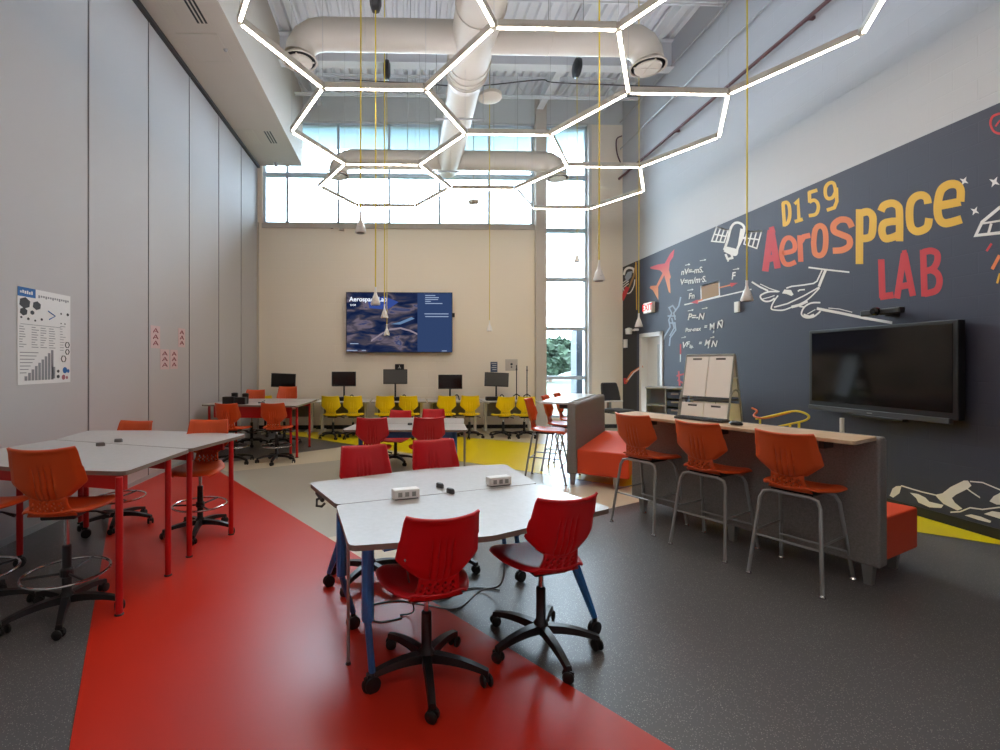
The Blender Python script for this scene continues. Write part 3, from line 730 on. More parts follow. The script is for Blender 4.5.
# ------------------------------------------------------------------ things on the right wall
def along(px, X=XR): return onX(px, 300, X)[0]
DX = 5.27
ya = onX(967, 370, DX)[0] + 0.07; yb = onX(809, 370, DX)[0]; zt_ = 2.015; zb_ = 1.03
t = thing('interactive_display', 'large black interactive display screen mounted on the mural wall', 'display', (DX, (ya + yb) / 2, zb_))
hw = (yb - ya) / 2; H = zt_ - zb_
MB().box(0.0, 0.075, -hw, hw, 0.02, H).obj('case', 'black_plastic', t, bevel=0.008)
MB().box(-0.004, 0.001, -hw + 0.045, hw - 0.045, 0.09, H - 0.035).obj('screen', 'screen_off', t)
MB().box(-0.03, 0.02, -hw + 0.05, hw - 0.02, -0.02, 0.035).obj('pen_tray', 'dark_grey', t, bevel=0.006)
MB().box(-0.05, 0.02, -hw + 0.45, -hw + 1.0, -0.05, -0.02).obj('sensor_bar', 'black_plastic', t, bevel=0.006)
MB().box(0.07, XR - DX - 0.007, -0.4, 0.4, 0.25, 0.7).obj('wall_bracket', 'dark_grey', t)
MB().box(-0.0315, -0.03, -0.03, 0.03, 0.0, 0.012).obj('maker_mark', 'cable_grey', t)
ya2 = along(903, 5.25); yb2 = along(863, 5.25); zz = onX(883, 312, 5.25)[1]
t = thing('conference_camera', 'black bar camera with lens on a bracket above the big display', 'camera', (5.25, (ya2 + yb2) / 2, zz))
MB().box(-0.04, 0.03, -(yb2 - ya2) / 2, (yb2 - ya2) / 2, -0.03, 0.035).obj('body', 'black_plastic', t, bevel=0.012)
MB().lathe([(0.045, 0), (0.045, 0.03), (0.03, 0.05), (0, 0.05)], n=18, M4=Matrix.Translation((-0.03, 0.03, 0.01)) @ Matrix.Rotation(-PI / 2, 4, 'Y')).obj('lens', 'screen_off', t)
MB().box(0.03, 0.133, -0.06, 0.0, -0.05, 0.02).obj('bracket', 'black_plastic', t)
y_, z_ = onX(646.5, 308, XR - 0.08)
t = thing('exit_sign', 'lit white exit sign with red letters above the door', 'sign', (XR - 0.06, y_ - 0.05, z_))
MB().box(-0.03, 0.054, -0.17, 0.17, -0.115, 0.115).obj('case', 'white_plastic', t, bevel=0.008)
MB().box(-0.034, -0.030, -0.155, 0.155, -0.1, 0.1).obj('face', 'exit_white', t)
def flat_text(body, size, m, parent, M4, name, sx=1.0, shear=0, label=None):
    cu = bpy.data.curves.new('t', 'FONT'); cu.body = body; cu.shear = shear; cu.size = size; cu.align_x = 'CENTER'; cu.align_y = 'CENTER'; cu.offset = size * 0.02
    o = bpy.data.objects.new('t', cu); C.objects.link(o); dg = bpy.context.evaluated_depsgraph_get()
    me = bpy.data.meshes.new_from_object(o.evaluated_get(dg)); bpy.data.objects.remove(o)
    mb = MB(); mb.add([(v.co.x * sx, v.co.y, 0) for v in me.vertices], [tuple(p.vertices) for p in me.polygons], m, M4)
    ob = mb.obj(name, None, parent, fixn=False)
    if label: ob['label'] = label
    return ob
UPF = Matrix.Rotation(PI / 2, 4, 'X')                       # text facing -Y
flat_text('EXIT', 0.2, 'exit_glow', t, Matrix.Translation((-0.036, 0, 0)) @ Matrix(((0, 0, -1, 0), (-1, 0, 0, 0), (0, 1, 0, 0), (0, 0, 0, 1))), 'lettering')
def wallbox(name, px, py, w, h, d, m, label, cat, X=XR - 0.006):
    y_, z_ = onX(px, py, X); o = MB().box(-d, 0, -w / 2, w / 2, -h / 2, h / 2).obj(name, m, bevel=0.004, loc=(X, y_, z_)); return tag(o, label, cat)
wallbox('thermostat', 626.5, 343.5, 0.12, 0.2, 0.05, 'white_plastic', 'white box on the mural wall below the corner camera', 'wall box')
wallbox('call_switch', 738, 307, 0.1, 0.17, 0.03, 'white_plastic', 'white upright switch plate on the mural under the hanging outlet', 'switch')
y_, z_ = onX(634, 330, XR - 0.1)
t = thing('wall_camera', 'small white camera on an arm beside the door head', 'camera', (XR - 0.1, y_, z_))
MB().box(-0.05, 0.05, -0.03, 0.03, -0.025, 0.025, M4=Matrix.Translation((0, -0.1, 0))).obj('body', 'white_plastic', t, bevel=0.01)
MB().tube([(0, -0.1, 0), (0.0, 0.1, 0.0), (0.09, 0.14, 0)], 0.015, 8).obj('arm', 'white_plastic', t)
MB().lathe([(0.07, -0.08), (0.075, 0.05), (0.02, 0.07)], (0.0, 0.25, 0.0), 16).obj('housing', 'white_plastic', t)
# pipes on the right wall
tag(MB().tube([(5.3, YF, 6.12), (5.3, 8, 6.12), (5.3, YB, 6.12)], 0.028, 10).box(5.3, XR - 0.002, 3, 3.04, 6.1, 6.14).box(5.3, XR - 0.002, 6, 6.04, 6.1, 6.14).box(5.3, XR - 0.002, 9, 9.04, 6.1, 6.14).obj('sprinkler_pipe', 'maroon'), 'maroon pipe running high along the right block wall', 'pipe')
tag(MB().tube([(5.33, YF, 6.85), (5.33, YB, 6.85)], 0.014, 8).obj('conduit', 'conduit'), 'lower thin grey conduit above the maroon pipe', 'conduit', 'wall conduits')
tag(MB().tube([(5.33, YF, 7.5), (5.33, YB, 7.5)], 0.018, 8).obj('conduit', 'conduit'), 'upper thin grey conduit near the ceiling on right wall', 'conduit', 'wall conduits')
x_, zz = onY(617, 140, 11.3)
tag(MB().tube(bez([(x_ + 0.12, 11.3, zz + 0.1), (x_ - 0.02, 11.28, zz), (x_ - 0.02, 11.25, zz - 0.35), (x_ + 0.12, 11.25, zz - 0.7)], 6), 0.015, 8).obj('loose_cable', 'maroon'), 'short dark looping cable high in the far right corner', 'cable')
# hanging wireless discs
for (px, py, Y, L_, lb) in ((490, 98, 8.2, 0.16, 'flat beige access point hung right of the main duct'), (473.5, 203, 10.9, 0.1, 'small white disc hung before the upper windows')):
    x, z = onY(px, py, Y); t = thing('access_point', lb, 'access point', (x, Y, z), 0, 'hanging discs')
    MB().lathe([(L_ * 0.8, -0.02), (L_ * 1.3, 0), (L_ * 1.3, 0.05), (L_ * 0.5, 0.07)], n=20).obj('housing', 'duct_paint', t, smooth=True)
    MB().tube([(0, 0, 0.06), (0, 0, ZC - z)], 0.008, 6).obj('stem', 'conduit', t)
# strut rail across
x0, zr = onY(305, 18, 6.0); x1, _ = onY(690, 18, 6.0)
tag(MB().box(-1.4, 5.35, 5.95, 6.0, 6.55, 6.59).obj('strut_rail', 'conduit'), 'thin grey metal rail running across above the near duct', 'rail')
tag(MB().tube(bez([(-1.2, 8.9, 6.95), (0.2, 8.9, 6.9), (1.3, 8.9, 6.86), (2.6, 8.9, 7.0), (3.0, 8.9, 6.95), (5.3, 8.9, 6.9)], 6), 0.01, 6).obj('sagging_cable', 'dark_grey'), 'dark cable sagging across between the two cross ducts', 'cable')

# ------------------------------------------------------------------ back wall things
TY = YB - 0.14
x0, z1 = onY(346, 292, TY); x1, _ = onY(452.5, 292, TY); _, z0 = onY(400, 352.5, TY)
cx_ = (x0 + x1) / 2; cz_ = (z0 + z1) / 2; hw = (x1 - x0) / 2; hh = (z1 - z0) / 2
t = thing('wall_screen', 'large wall screen showing a blue aerial mountain view with Aerospace Lab text', 'screen', (cx_, TY, cz_))
MB().box(-hw, hw, 0, 0.07, -hh, hh).obj('case', 'black_plastic', t, bevel=0.006)
MB().box(-0.5, 0.5, 0.07, 0.139, -0.3, 0.3).obj('wall_bracket', 'dark_grey', t)
spl = hw * (1 - 2 * (824 - 606) / 660.0)
MB().box(-hw + 0.015, spl, -0.003, 0.0, -hh + 0.015, hh - 0.015).obj('picture_area', 'screen_picture', t)
MB().box(spl, hw - 0.015, -0.003, 0.0, -hh + 0.015, hh - 0.015).obj('side_panel', 'screen_blue', t)
def scr(u, v): return (-hw + 2 * hw * (u - 165) / 660, hh - 2 * hh * (v - 200) / 377)
def stext(body, u, v, size):
    x, z = scr(u, v); flat_text(body, size, 'screen_white', t, Matrix.Translation((x, -0.006, z)) @ UPF, 'screen_text')
stext('Aerospace Lab', 302, 246, 0.15); stext('D159', 208, 282, 0.06); emis('screen_line', (150, 166, 196), 0.75)
sb = MB()
for (u0, u1, v_) in ((655, 718, 220), (655, 740, 233), (655, 735, 245), (655, 690, 257), (655, 762, 270), (650, 800, 335), (655, 800, 352), (758, 790, 567), (170, 235, 564), (262, 288, 564), (190, 242, 522)):
    p_, q_ = scr(u0, v_), scr(u1, v_); sb.box(p_[0], q_[0], -0.0052, -0.0045, p_[1] - 0.010, p_[1] + 0.010)
sb.obj('screen_text_lines', 'screen_line', t)
sk = MB()
P = [scr(u, v) for (u, v) in ((320, 505), (370, 470), (430, 435), (500, 425), (560, 440), (606, 462))]
for i in range(5):
    a_, b2 = P[i], P[i + 1]; sk.add([(a_[0], -0.0045, a_[1] - 0.02), (b2[0], -0.0045, b2[1] - 0.02), (b2[0], -0.0045, b2[1] + 0.02), (a_[0], -0.0045, a_[1] + 0.025)], [(0, 1, 2, 3)])
emis('ridge_glow', (140, 128, 140), 0.75); sk.obj('ridge_line', 'ridge_glow', t, fixn=False)
sk = MB(); P = [scr(u, v) for (u, v) in ((300, 258), (400, 225), (490, 262), (420, 310), (310, 300))]
sk.add([(p[0], -0.0042, p[1]) for p in P], [tuple(range(5))]); emis('lake_glow', (50, 72, 140), 0.8); sk.obj('lake_patch', 'lake_glow', t, fixn=False)
sk = MB(); P = [scr(u, v) for (u, v) in ((440, 400), (500, 385), (570, 355), (590, 365), (500, 402))]
sk.add([(p[0], -0.0042, p[1]) for p in P], [tuple(range(5))]); emis('river_glow', (96, 124, 160), 0.8); sk.obj('river_patch', 'river_glow', t, fixn=False)
def backbox(name, px, py, w, h, d, m, label, cat, group=None):
    x_, z_ = onY(px, py, YB - d); o = MB().box(-w / 2, w / 2, 0, d, -h / 2, h / 2).obj(name, m, bevel=0.004, loc=(x_, YB - d - 0.001, z_)); return tag(o, label, cat, group)
backbox('sensor_box', 453.5, 315, 0.06, 0.1, 0.06, 'black_plastic', 'small black box at the right edge of the wall screen', 'sensor')
o = backbox('small_sign', 399.5, 366.8, 0.22, 0.13, 0.03, 'black_plastic', 'small black sign with white symbol under the wall screen', 'sign')
MB().tube([(0, -0.002, -0.02), (0.0, -0.002, 0.03)], 0.008, 6).tube([(-0.03, -0.002, -0.035), (0, -0.002, -0.01), (0.03, -0.002, -0.035)], 0.007, 6).obj('symbol', 'paper', o)
o = backbox('wall_notice', 494, 367, 0.17, 0.25, 0.01, 'bin_blue', 'blue-grey notice on the cream wall above the rightmost monitor', 'notice')
g = MB()
for k in range(4): g.box(-0.06 + 0.02 * (k % 2), 0.06, -0.003, 0.0, 0.08 - 0.05 * k, 0.095 - 0.05 * k)
g.obj('printed_lines', 'paper', o)
o = backbox('wall_outlet', 511.5, 365, 0.3, 0.28, 0.008, 'soffit_paint', 'cream wall plate with dark sockets right of the notice', 'outlet')
MB().lathe([(0.03, 0), (0.03, 0.006), (0, 0.006)], n=10, M4=Matrix.Translation((0.0, 0, 0.02)) @ Matrix.Rotation(PI / 2, 4, 'X')).lathe([(0.02, 0), (0.02, 0.006), (0, 0.006)], n=10, M4=Matrix.Translation((0.0, 0, -0.05)) @ Matrix.Rotation(PI / 2, 4, 'X')).obj('socket', 'dark_grey', o)
x_, z_ = onY(342, 229, YB); tag(MB().lathe([(0.06, -0.05), (0.05, 0.0)], (x_, YB - 0.06, z_), 12).obj('window_sensor', 'soffit_paint'), 'small cream cap under the sill of the upper windows', 'sensor')
x_, z_ = onY(332, 227.5, YB); tag(MB().box(-0.03, 0.03, -0.02, -0.001, -0.03, 0.03).obj('wall_stud', 'black_plastic', loc=(x_, YB, z_)), 'tiny black square under the upper windows left of the cap', 'sensor')

# ------------------------------------------------------------------ poster and notes on the left wall
y0_, z0_ = onX(17, 385, XL); y1_, z1_ = onX(70, 297, XL)
t = thing('wall_poster', 'white technical parts poster with blue header on the grey partition', 'poster', (XL, (y0_ + y1_) / 2, 1.4)); pw = y1_ - y0_; ph = 0.9
MB().box(0.001, 0.004, -pw / 2, pw / 2, 0, ph).obj('sheet', 'paper', t)
def prn(mb, u0, u1, v0, v1): mb.box(0.0038, 0.0052, -pw / 2 + pw * u0, -pw / 2 + pw * u1, ph * (1 - v1), ph * (1 - v0)); return mb
prn(MB(), 0, 0.31, 0.0, 0.095).obj('header_block', 'poster_blue', t)
TL = Matrix(((0, 0, 1, 0), (1, 0, 0, 0), (0, 1, 0, 0), (0, 0, 0, 1)))       # text facing +X
def ptext(b, u, v, size, m): flat_text(b, size, m, t, Matrix.Translation((0.006, -pw / 2 + pw * u, ph * (1 - v))) @ TL, 'printed_text')
hb = MB()
for k, (h0, h1) in enumerate(((0.04, 0.06), (0.03, 0.06), (0.035, 0.065), (0.03, 0.065), (0.04, 0.065), (0.03, 0.065))): hb.box(0.0052, 0.006, -pw / 2 + pw * (0.04 + 0.038 * k), -pw / 2 + pw * (0.066 + 0.038 * k), ph * (1 - h1), ph * (1 - h0))
hb.obj('header_marks', 'paper', t)
hb = MB()
for k in range(14): hb.box(0.0042, 0.005, -pw / 2 + pw * (0.36 + 0.044 * k), -pw / 2 + pw * (0.388 + 0.044 * k), ph * (0.925 if k % 3 else 0.915), ph * 0.945)
hb.obj('heading_marks', 'poster_grey', t)
g = MB()
for k in range(9): prn(g, 0.12 + k * 0.06, 0.165 + k * 0.06, 0.95 - 0.035 * (k + 1), 0.96)
prn(g, 0.62, 0.68, 0.82, 0.95)
for k in range(7): prn(g, 0.04, 0.36 - k * 0.035, 0.665 + 0.035 * k, 0.673 + 0.035 * k)
g.obj('bar_chart', 'poster_grey', t)
g = MB()
for (u, v, s2) in ((0.12, 0.16, 0.1), (0.33, 0.17, 0.08), (0.1, 0.25, 0.07), (0.25, 0.25, 0.04), (0.8, 0.22, 0.02), (0.94, 0.22, 0.03), (0.06, 0.31, 0.02), (0.18, 0.32, 0.025), (0.3, 0.33, 0.02), (0.42, 0.31, 0.025), (0.8, 0.33, 0.015), (0.88, 0.33, 0.015), (0.74, 0.93, 0.035), (0.74, 0.87, 0.03)):
    c_ = [(0.0055, -pw / 2 + pw * u + s2 * pw * math.cos(q * PI / 3 + 0.4), ph * (1 - v) + s2 * pw * 0.8 * math.sin(q * PI / 3 + 0.4)) for q in range(6)]
    MB().add(c_, [tuple(range(6))]).obj('part_picture', 'poster_dark', t, fixn=False)
g = MB()
for (u, v, s2) in ((0.88, 0.86, 0.05), (0.95, 0.87, 0.03)):
    c_ = [(0.0055, -pw / 2 + pw * u + s2 * pw * math.cos(q * PI / 4), ph * (1 - v) + s2 * pw * math.sin(q * PI / 4)) for q in range(8)]; g.add(c_, [tuple(range(8))])
g.tube([(0.006, -pw / 2 + pw * 0.54, ph * 0.79), (0.006, -pw / 2 + pw * 0.68, ph * 0.745), (0.006, -pw / 2 + pw * 0.56, ph * 0.7)], 0.006, 5)
g.obj('blue_pictures', 'poster_blue', t, fixn=False)
g = MB()
for (u, v, s2) in ((0.85, 0.94, 0.04), (0.92, 0.945, 0.025)):
    c_ = [(0.0055, -pw / 2 + pw * u + s2 * pw * math.cos(q * PI / 4), ph * (1 - v) + s2 * pw * math.sin(q * PI / 4)) for q in range(8)]; g.add(c_, [tuple(range(8))])
g.obj('red_pictures', 'ink_red', t, fixn=False)
g = MB()
for (u, v, s2) in ((0.93, 0.57, 0.045), (0.93, 0.65, 0.04), (0.85, 0.73, 0.05)):
    g.tube([(0.006, -pw / 2 + pw * u + s2 * pw * math.cos(q * PI / 3), ph * (1 - v) + s2 * pw * math.sin(q * PI / 3)) for q in range(6)], 0.004, 5, closed=True)
g.obj('ring_pictures', 'poster_dark', t)
g = MB(); rn = random.Random(3)
for c0 in (0.03, 0.24, 0.4, 0.56):
    for k in range(9): prn(g, c0, c0 + rn.uniform(0.05, 0.13), 0.40 + 0.026 * k, 0.407 + 0.026 * k)
prn(g, 0.05, 0.8, 0.375, 0.38)
for k in range(10): prn(g, 0.78, 0.78 + rn.uniform(0.04, 0.12), 0.36 + 0.03 * k, 0.366 + 0.03 * k)
g.obj('text_columns', 'poster_grey', t)
for i, (xa_, xb_, ya_, yb_, lb) in enumerate(((150.5, 160, 326.5, 348, 'pink lettered card, highest and leftmost of the four'), (178, 185, 329, 347, 'pink lettered card at the upper right of the four'), (160, 169, 349.5, 369.5, 'pink lettered card, lower left of the four'), (170, 177.5, 350, 369, 'pink lettered card, lower right of the four'))):
    ya, zb = onX(xa_, yb_, XL); yb, zt2 = onX(xb_, ya_, XL)
    t = thing('wall_card', lb, 'card', (XL, (ya + yb) / 2, zb), 0, 'pink cards on the partition'); w2 = (yb - ya) / 2; h2 = zt2 - zb
    MB().box(0.001, 0.003, -w2, w2, 0, h2).obj('card', 'pink_paper', t)
    g = MB()
    for k in range(3): g.tube([(0.004, -w2 * 0.5, h2 * (0.15 + 0.28 * k)), (0.004, 0, h2 * (0.32 + 0.28 * k)), (0.004, w2 * 0.5, h2 * (0.15 + 0.28 * k))], 0.008, 5).tube([(0.004, -w2 * 0.3, h2 * (0.2 + 0.28 * k)), (0.004, w2 * 0.3, h2 * (0.2 + 0.28 * k))], 0.006, 5)
    g.obj('lettering', 'ink_red', t)

# ------------------------------------------------------------------ chair shell
SH_ = 0.50                                               # nominal seat height of a task chair
def shell_parts(root, mcol, z0=SH_):
    # seat
    mb = MB(); nu, nv = 14, 14; vs = []
    for j in range(nv + 1):
        v = j / nv; y = 0.27 - v * 0.455
        hw_ = 0.235 * (1 - abs(2 * (1 - v) - 1) ** 5 * 0.28) if v < 0.5 else 0.235 - 0.09 * ((v - 0.5) / 0.5) ** 1.6
        for i in range(nu + 1):
            u = -1 + 2 * i / nu; x = u * hw_
            z = -0.002 + 0.006 * (1 - v) + 0.022 * u * u * (0.4 + 0.6 * v) - 0.03 * max(0, (0.25 - v) / 0.25) ** 2 - 0.02 * math.sin(PI * v) * (1 - u * u) + 0.012 * max(0, (v - 0.82) / 0.18) ** 2 - 0.022 * max(0, (abs(u) - 0.86) / 0.14)
            vs.append((x, y, z0 + z))
    fs = [(j * (nu + 1) + i, j * (nu + 1) + i + 1, (j + 1) * (nu + 1) + i + 1, (j + 1) * (nu + 1) + i) for j in range(nv) for i in range(nu)]
    mb.add(vs, fs); mb.obj('seat', mcol, root, smooth='all', solid=0.02, sub=1)
    # backrest
    mb = MB(); nu, nv = 72, 22; vs = []
    H_ = 0.295
    for j in range(nv + 1):
        v = j / nv
        if v < 0.3: hw_ = 0.105 + (0.205 - 0.105) * (v / 0.3) ** 0.9
        else: hw_ = 0.205 - 0.026 * ((v - 0.3) / 0.7)
        for i in range(nu + 1):
            u = -1 + 2 * i / nu; x = u * hw_
            rim = max(0, (abs(u) - 0.8) / 0.2)
            rimb = max(0, (0.2 - v) / 0.2)
            y = -0.215 - 0.075 * v + 0.05 * (x / 0.2) ** 2 + 0.02 * rim * (1 if v < 0.6 else 0.5) + 0.018 * rimb
            if v > 0.93: y += -0.012 * ((v - 0.93) / 0.07)
            if abs(x) < 0.075 and 0.02 < v < 0.72:
                y += 0.015 * max(0, math.cos((x - 0.0165) / 0.033 * 2 * PI)) ** 2 * min(1, (0.72 - v) / 0.25)
            z = z0 + 0.11 + H_ * v - 0.02 * (1 - u * u) * max(0, 1 - v * 2.5) + 0.014 * (u * u) * max(0, v - 0.5) * 2
            vs.append((x, y, z))
    fs = [(j * (nu + 1) + i, j * (nu + 1) + i + 1, (j + 1) * (nu + 1) + i + 1, (j + 1) * (nu + 1) + i) for j in range(nv) for i in range(nu)]
    mb.add(vs, fs); mb.obj('backrest', mcol, root, smooth='all', solid=0.013)
    # pierced link between the two
    mb = MB(); nu, nv = 16, 8; vs = []
    for j in range(nv + 1):
        v = j / nv; hw_ = 0.136 - 0.035 * v - 0.012 * math.sin(PI * v)
        for i in range(nu + 1):
            u = -1 + 2 * i / nu; x = u * hw_
            y = -0.160 - 0.036 * math.sin(v * PI / 2) + 0.03 * (x / 0.2) ** 2; z = z0 - 0.015 + 0.125 * v
            vs.append((x, y, z))
    fs = []
    for j in range(nv):
        for i in range(nu):
            if 1 <= j <= 5 and 1 <= i < nu - 1 and ((i + 2 * (j % 2)) % 3 == 0): continue
            fs.append((j * (nu + 1) + i, j * (nu + 1) + i + 1, (j + 1) * (nu + 1) + i + 1, (j + 1) * (nu + 1) + i))
    mb.add(vs, fs); mb.obj('lumbar_lattice', mcol, root, smooth='all', solid=0.014)
def caster_mesh():
    g = MB()
    for s2 in (-1, 1):
        g.lathe([(0.006, 0.009), (0.02, 0.009), (0.029, 0.013), (0.029, 0.022), (0.022, 0.028), (0.0, 0.028)], n=16, M4=Matrix.Translation((0, 0, 0.029)) @ Matrix.Rotation(s2 * PI / 2, 4, 'X'))
    g.box(-0.015, 0.03, -0.008, 0.008, 0.03, 0.055); g.lathe([(0.011, 0.045), (0.011, 0.085)], n=8)
    return g
def task_chair(name, mcol, label, cat_group, tall=False):
    root = thing(name, label, 'chair', group=cat_group)
    zs_ = 0.72 if tall else SH_
    shell_parts(root, mcol, zs_)
    MB().box(-0.1, 0.1, -0.1, 0.09, zs_ - 0.06, zs_ - 0.025).obj('seat_mechanism', 'black_plastic', root, bevel=0.01)
    MB().tube([(0.09, 0.02, zs_ - 0.045), (0.16, 0.03, zs_ - 0.05), (0.24, 0.03, zs_ - 0.075)], 0.007, 6, radii=[0.006, 0.006, 0.012]).obj('lever', 'black_plastic', root)
    b = 0.12
    MB().lathe([(0.014, 0.2), (0.014, zs_ - 0.05)], n=14).obj('gas_lift', 'chrome', root, smooth=True)
    base = MB()
    base.lathe([(0.03, 0.075), (0.045, 0.085), (0.042, 0.13), (0.027, 0.15), (0.026, 0.33 if not tall else 0.44), (0.02, 0.335 if not tall else 0.445)], n=16)
    for k in range(5):
        M4 = Matrix.Rotation(2 * PI * k / 5, 4, 'Z'); n = 8; vs = []; fs = []
        for i in range(n + 1):
            t_ = i / n; x = 0.02 + 0.295 * t_; w2 = 0.027 - 0.009 * t_; top = 0.128 - 0.045 * t_ ** 2.0 + 0.004 * math.sin(PI * t_); bot = top - (0.045 - 0.02 * t_)
            vs += [(x, -w2, bot), (x, w2, bot), (x, w2 * 0.8, top), (x, -w2 * 0.8, top)]
        for i in range(n):
            for q in range(4): fs.append((4 * i + q, 4 * i + (q + 1) % 4, 4 * i + 4 + (q + 1) % 4, 4 * i + 4 + q))
        fs.append((0, 1, 2, 3)); fs.append((4 * n, 4 * n + 3, 4 * n + 2, 4 * n + 1))
        base.add(vs, fs, M4=M4)
    bo = base.obj('star_base', 'black_plastic', root, smooth=True)
    cm = caster_mesh(); first = None
    for k in range(5):
        a_ = 2 * PI * k / 5
        if first is None: first = cm.obj('caster', 'black_rubber', bo, smooth=True); o = first
        else: o = first.copy(); C.objects.link(o); o.parent = bo
        o.location = (0.305 * math.cos(a_), 0.305 * math.sin(a_), 0); o.rotation_euler = (0, 0, a_ + 1.1 + k)
    if tall:
        g = MB().tube([(0.235 * math.cos(q * PI / 16), 0.235 * math.sin(q * PI / 16), 0.27) for q in range(32)], 0.009, 8, closed=True)
        fo = g.obj('foot_ring', 'chrome', root, smooth=True)
        h_ = MB().lathe([(0.028, 0.24), (0.038, 0.25), (0.038, 0.29), (0.028, 0.30)], n=14)
        for k in range(3): h_.tube([(0.03, 0, 0.265), (0.23, 0, 0.27)], 0.008, 6, M4=Matrix.Rotation(2 * PI * k / 3 + 0.5, 4, 'Z'))
        h_.obj('ring_hub', 'black_plastic', fo)
    return root
UPPER = ('seat', 'backrest', 'lumbar_lattice', 'seat_mechanism', 'lever')
used = set()
def put(proto, x, y, face, label, dz=0.0, base=0.0, group=None):
    if id(proto) in used: o = copy_tree(proto)
    else: o = proto; used.add(id(proto))
    o.location = (x, y, 0); o.rotation_euler = (0, 0, math.radians(face - 90)); o['label'] = label
    if group: o['group'] = group
    for ch in o.children:
        st = ch.name.split('.')[0]
        ch.location = (0, 0, 0)
        if st in UPPER or st == 'gas_lift': ch.location.z = dz
        if st in ('star_base', 'foot_ring'): ch.rotation_euler = (0, 0, math.radians(base - (face - 90)))
    return o
red = task_chair('task_chair', 'red_shell', 'x', 'red rolling chairs')
gr1 = 'red rolling chairs at the front table'; gr2 = 'red rolling chairs at the middle table'
put(red, 0.12, 2.40, 105, 'red rolling task chair, lower left of the two nearest the camera at the white table', -0.01, -88, gr1)
put(red, 0.78, 2.64, 106, 'red rolling task chair under the right end of the white table, seen from behind', 0.0, -81, gr1)
put(red, -0.24, 3.50, -74, 'red chair facing camera behind front table, left of the pair', 0.03, -50, gr1)
put(red, 0.32, 3.76, -76, 'red chair facing camera behind front table, right of the pair', 0.03, -40, gr1)
put(red, -0.38, 6.0, 90, 'red chair on the camera side of the middle table, left', 0.02, 20, gr2)
put(red, 0.31, 6.0, 92, 'red chair on the camera side of the middle table, right', 0.02, 40, gr2)
put(red, -0.12, 7.55, -110, 'red chair on far side of the middle table, left, with its seat turned', -0.1, 10, gr2)
put(red, 0.52, 7.75, -90, 'red chair on far side of the middle table, right, mostly hidden', -0.1, 30, gr2)
yel = task_chair('task_chair', 'yellow_shell', 'x', 'yellow rolling chairs')
gy = 'yellow rolling chairs along the computer desks'
for i, (px, wh) in enumerate(((331.5, 'left chair of the pair before the desk left of the wall screen'), (352, 'right chair of the pair before the desk left of the wall screen'), (384.5, 'left chair of the pair under the tallest monitor'), (409, 'right chair of the pair under the tallest monitor'), (446.5, 'left chair of the pair at the desk right of the wall screen'), (471, 'right chair of the pair at the desk right of the wall screen'), (505.5, 'left chair at the desk with the two black stands'), (527, 'rightmost one at the desk with the black stands'))):
    x, _ = onY(px, 400, 9.85); xf = x * 1.0
    put(yel, xf, 10.08, 90 + (-6, 5, 3, -3, 2, -4, 4, -3)[i], 'yellow rolling chair, ' + wh, 0.0 if i < 6 else -0.02, i * 23, gy)
x, _ = onY(262, 400, 10.2)
put(yel, -3.05, 10.5, 95, 'yellow rolling chair barely visible behind the far orange stools', -0.02, 5, gy)
org = task_chair('drafting_chair', 'orange_shell', 'x', 'orange drafting chairs', True)
g1 = 'orange drafting chairs around the near high table'; g2 = 'orange drafting chairs around the far high table'
put(org, -2.14, 3.05, 97, 'orange drafting chair in left foreground, full backrest in view at the high white table', -0.03, -62, g1)
put(org, -2.74, 3.06, 92, 'orange drafting chair cut by the left picture edge, only seat tip and ring visible', -0.03, 30, g1)
put(org, -2.82, 4.74, -98, 'orange drafting chair against the partition, back peeking over the high white table', -0.14, -70, g1)
put(org, -1.91, 4.48, -86, 'orange drafting chair at the right end of the near high table, on red floor', -0.1, -78, g1)
put(org, -2.72, 7.62, 84, 'orange drafting chair, near left one at the far high table', -0.16, 40, g2)
put(org, -2.04, 7.66, 90, 'orange drafting chair, near right one at the far high table', -0.16, -90, g2)
put(org, -2.95, 9.25, -90, 'orange drafting chair behind far high table, lower back on the left', -0.07, 0, g2)
put(org, -2.33, 9.3, -92, 'orange drafting chair behind far high table, in front of tilted monitor', -0.01, 20, g2)

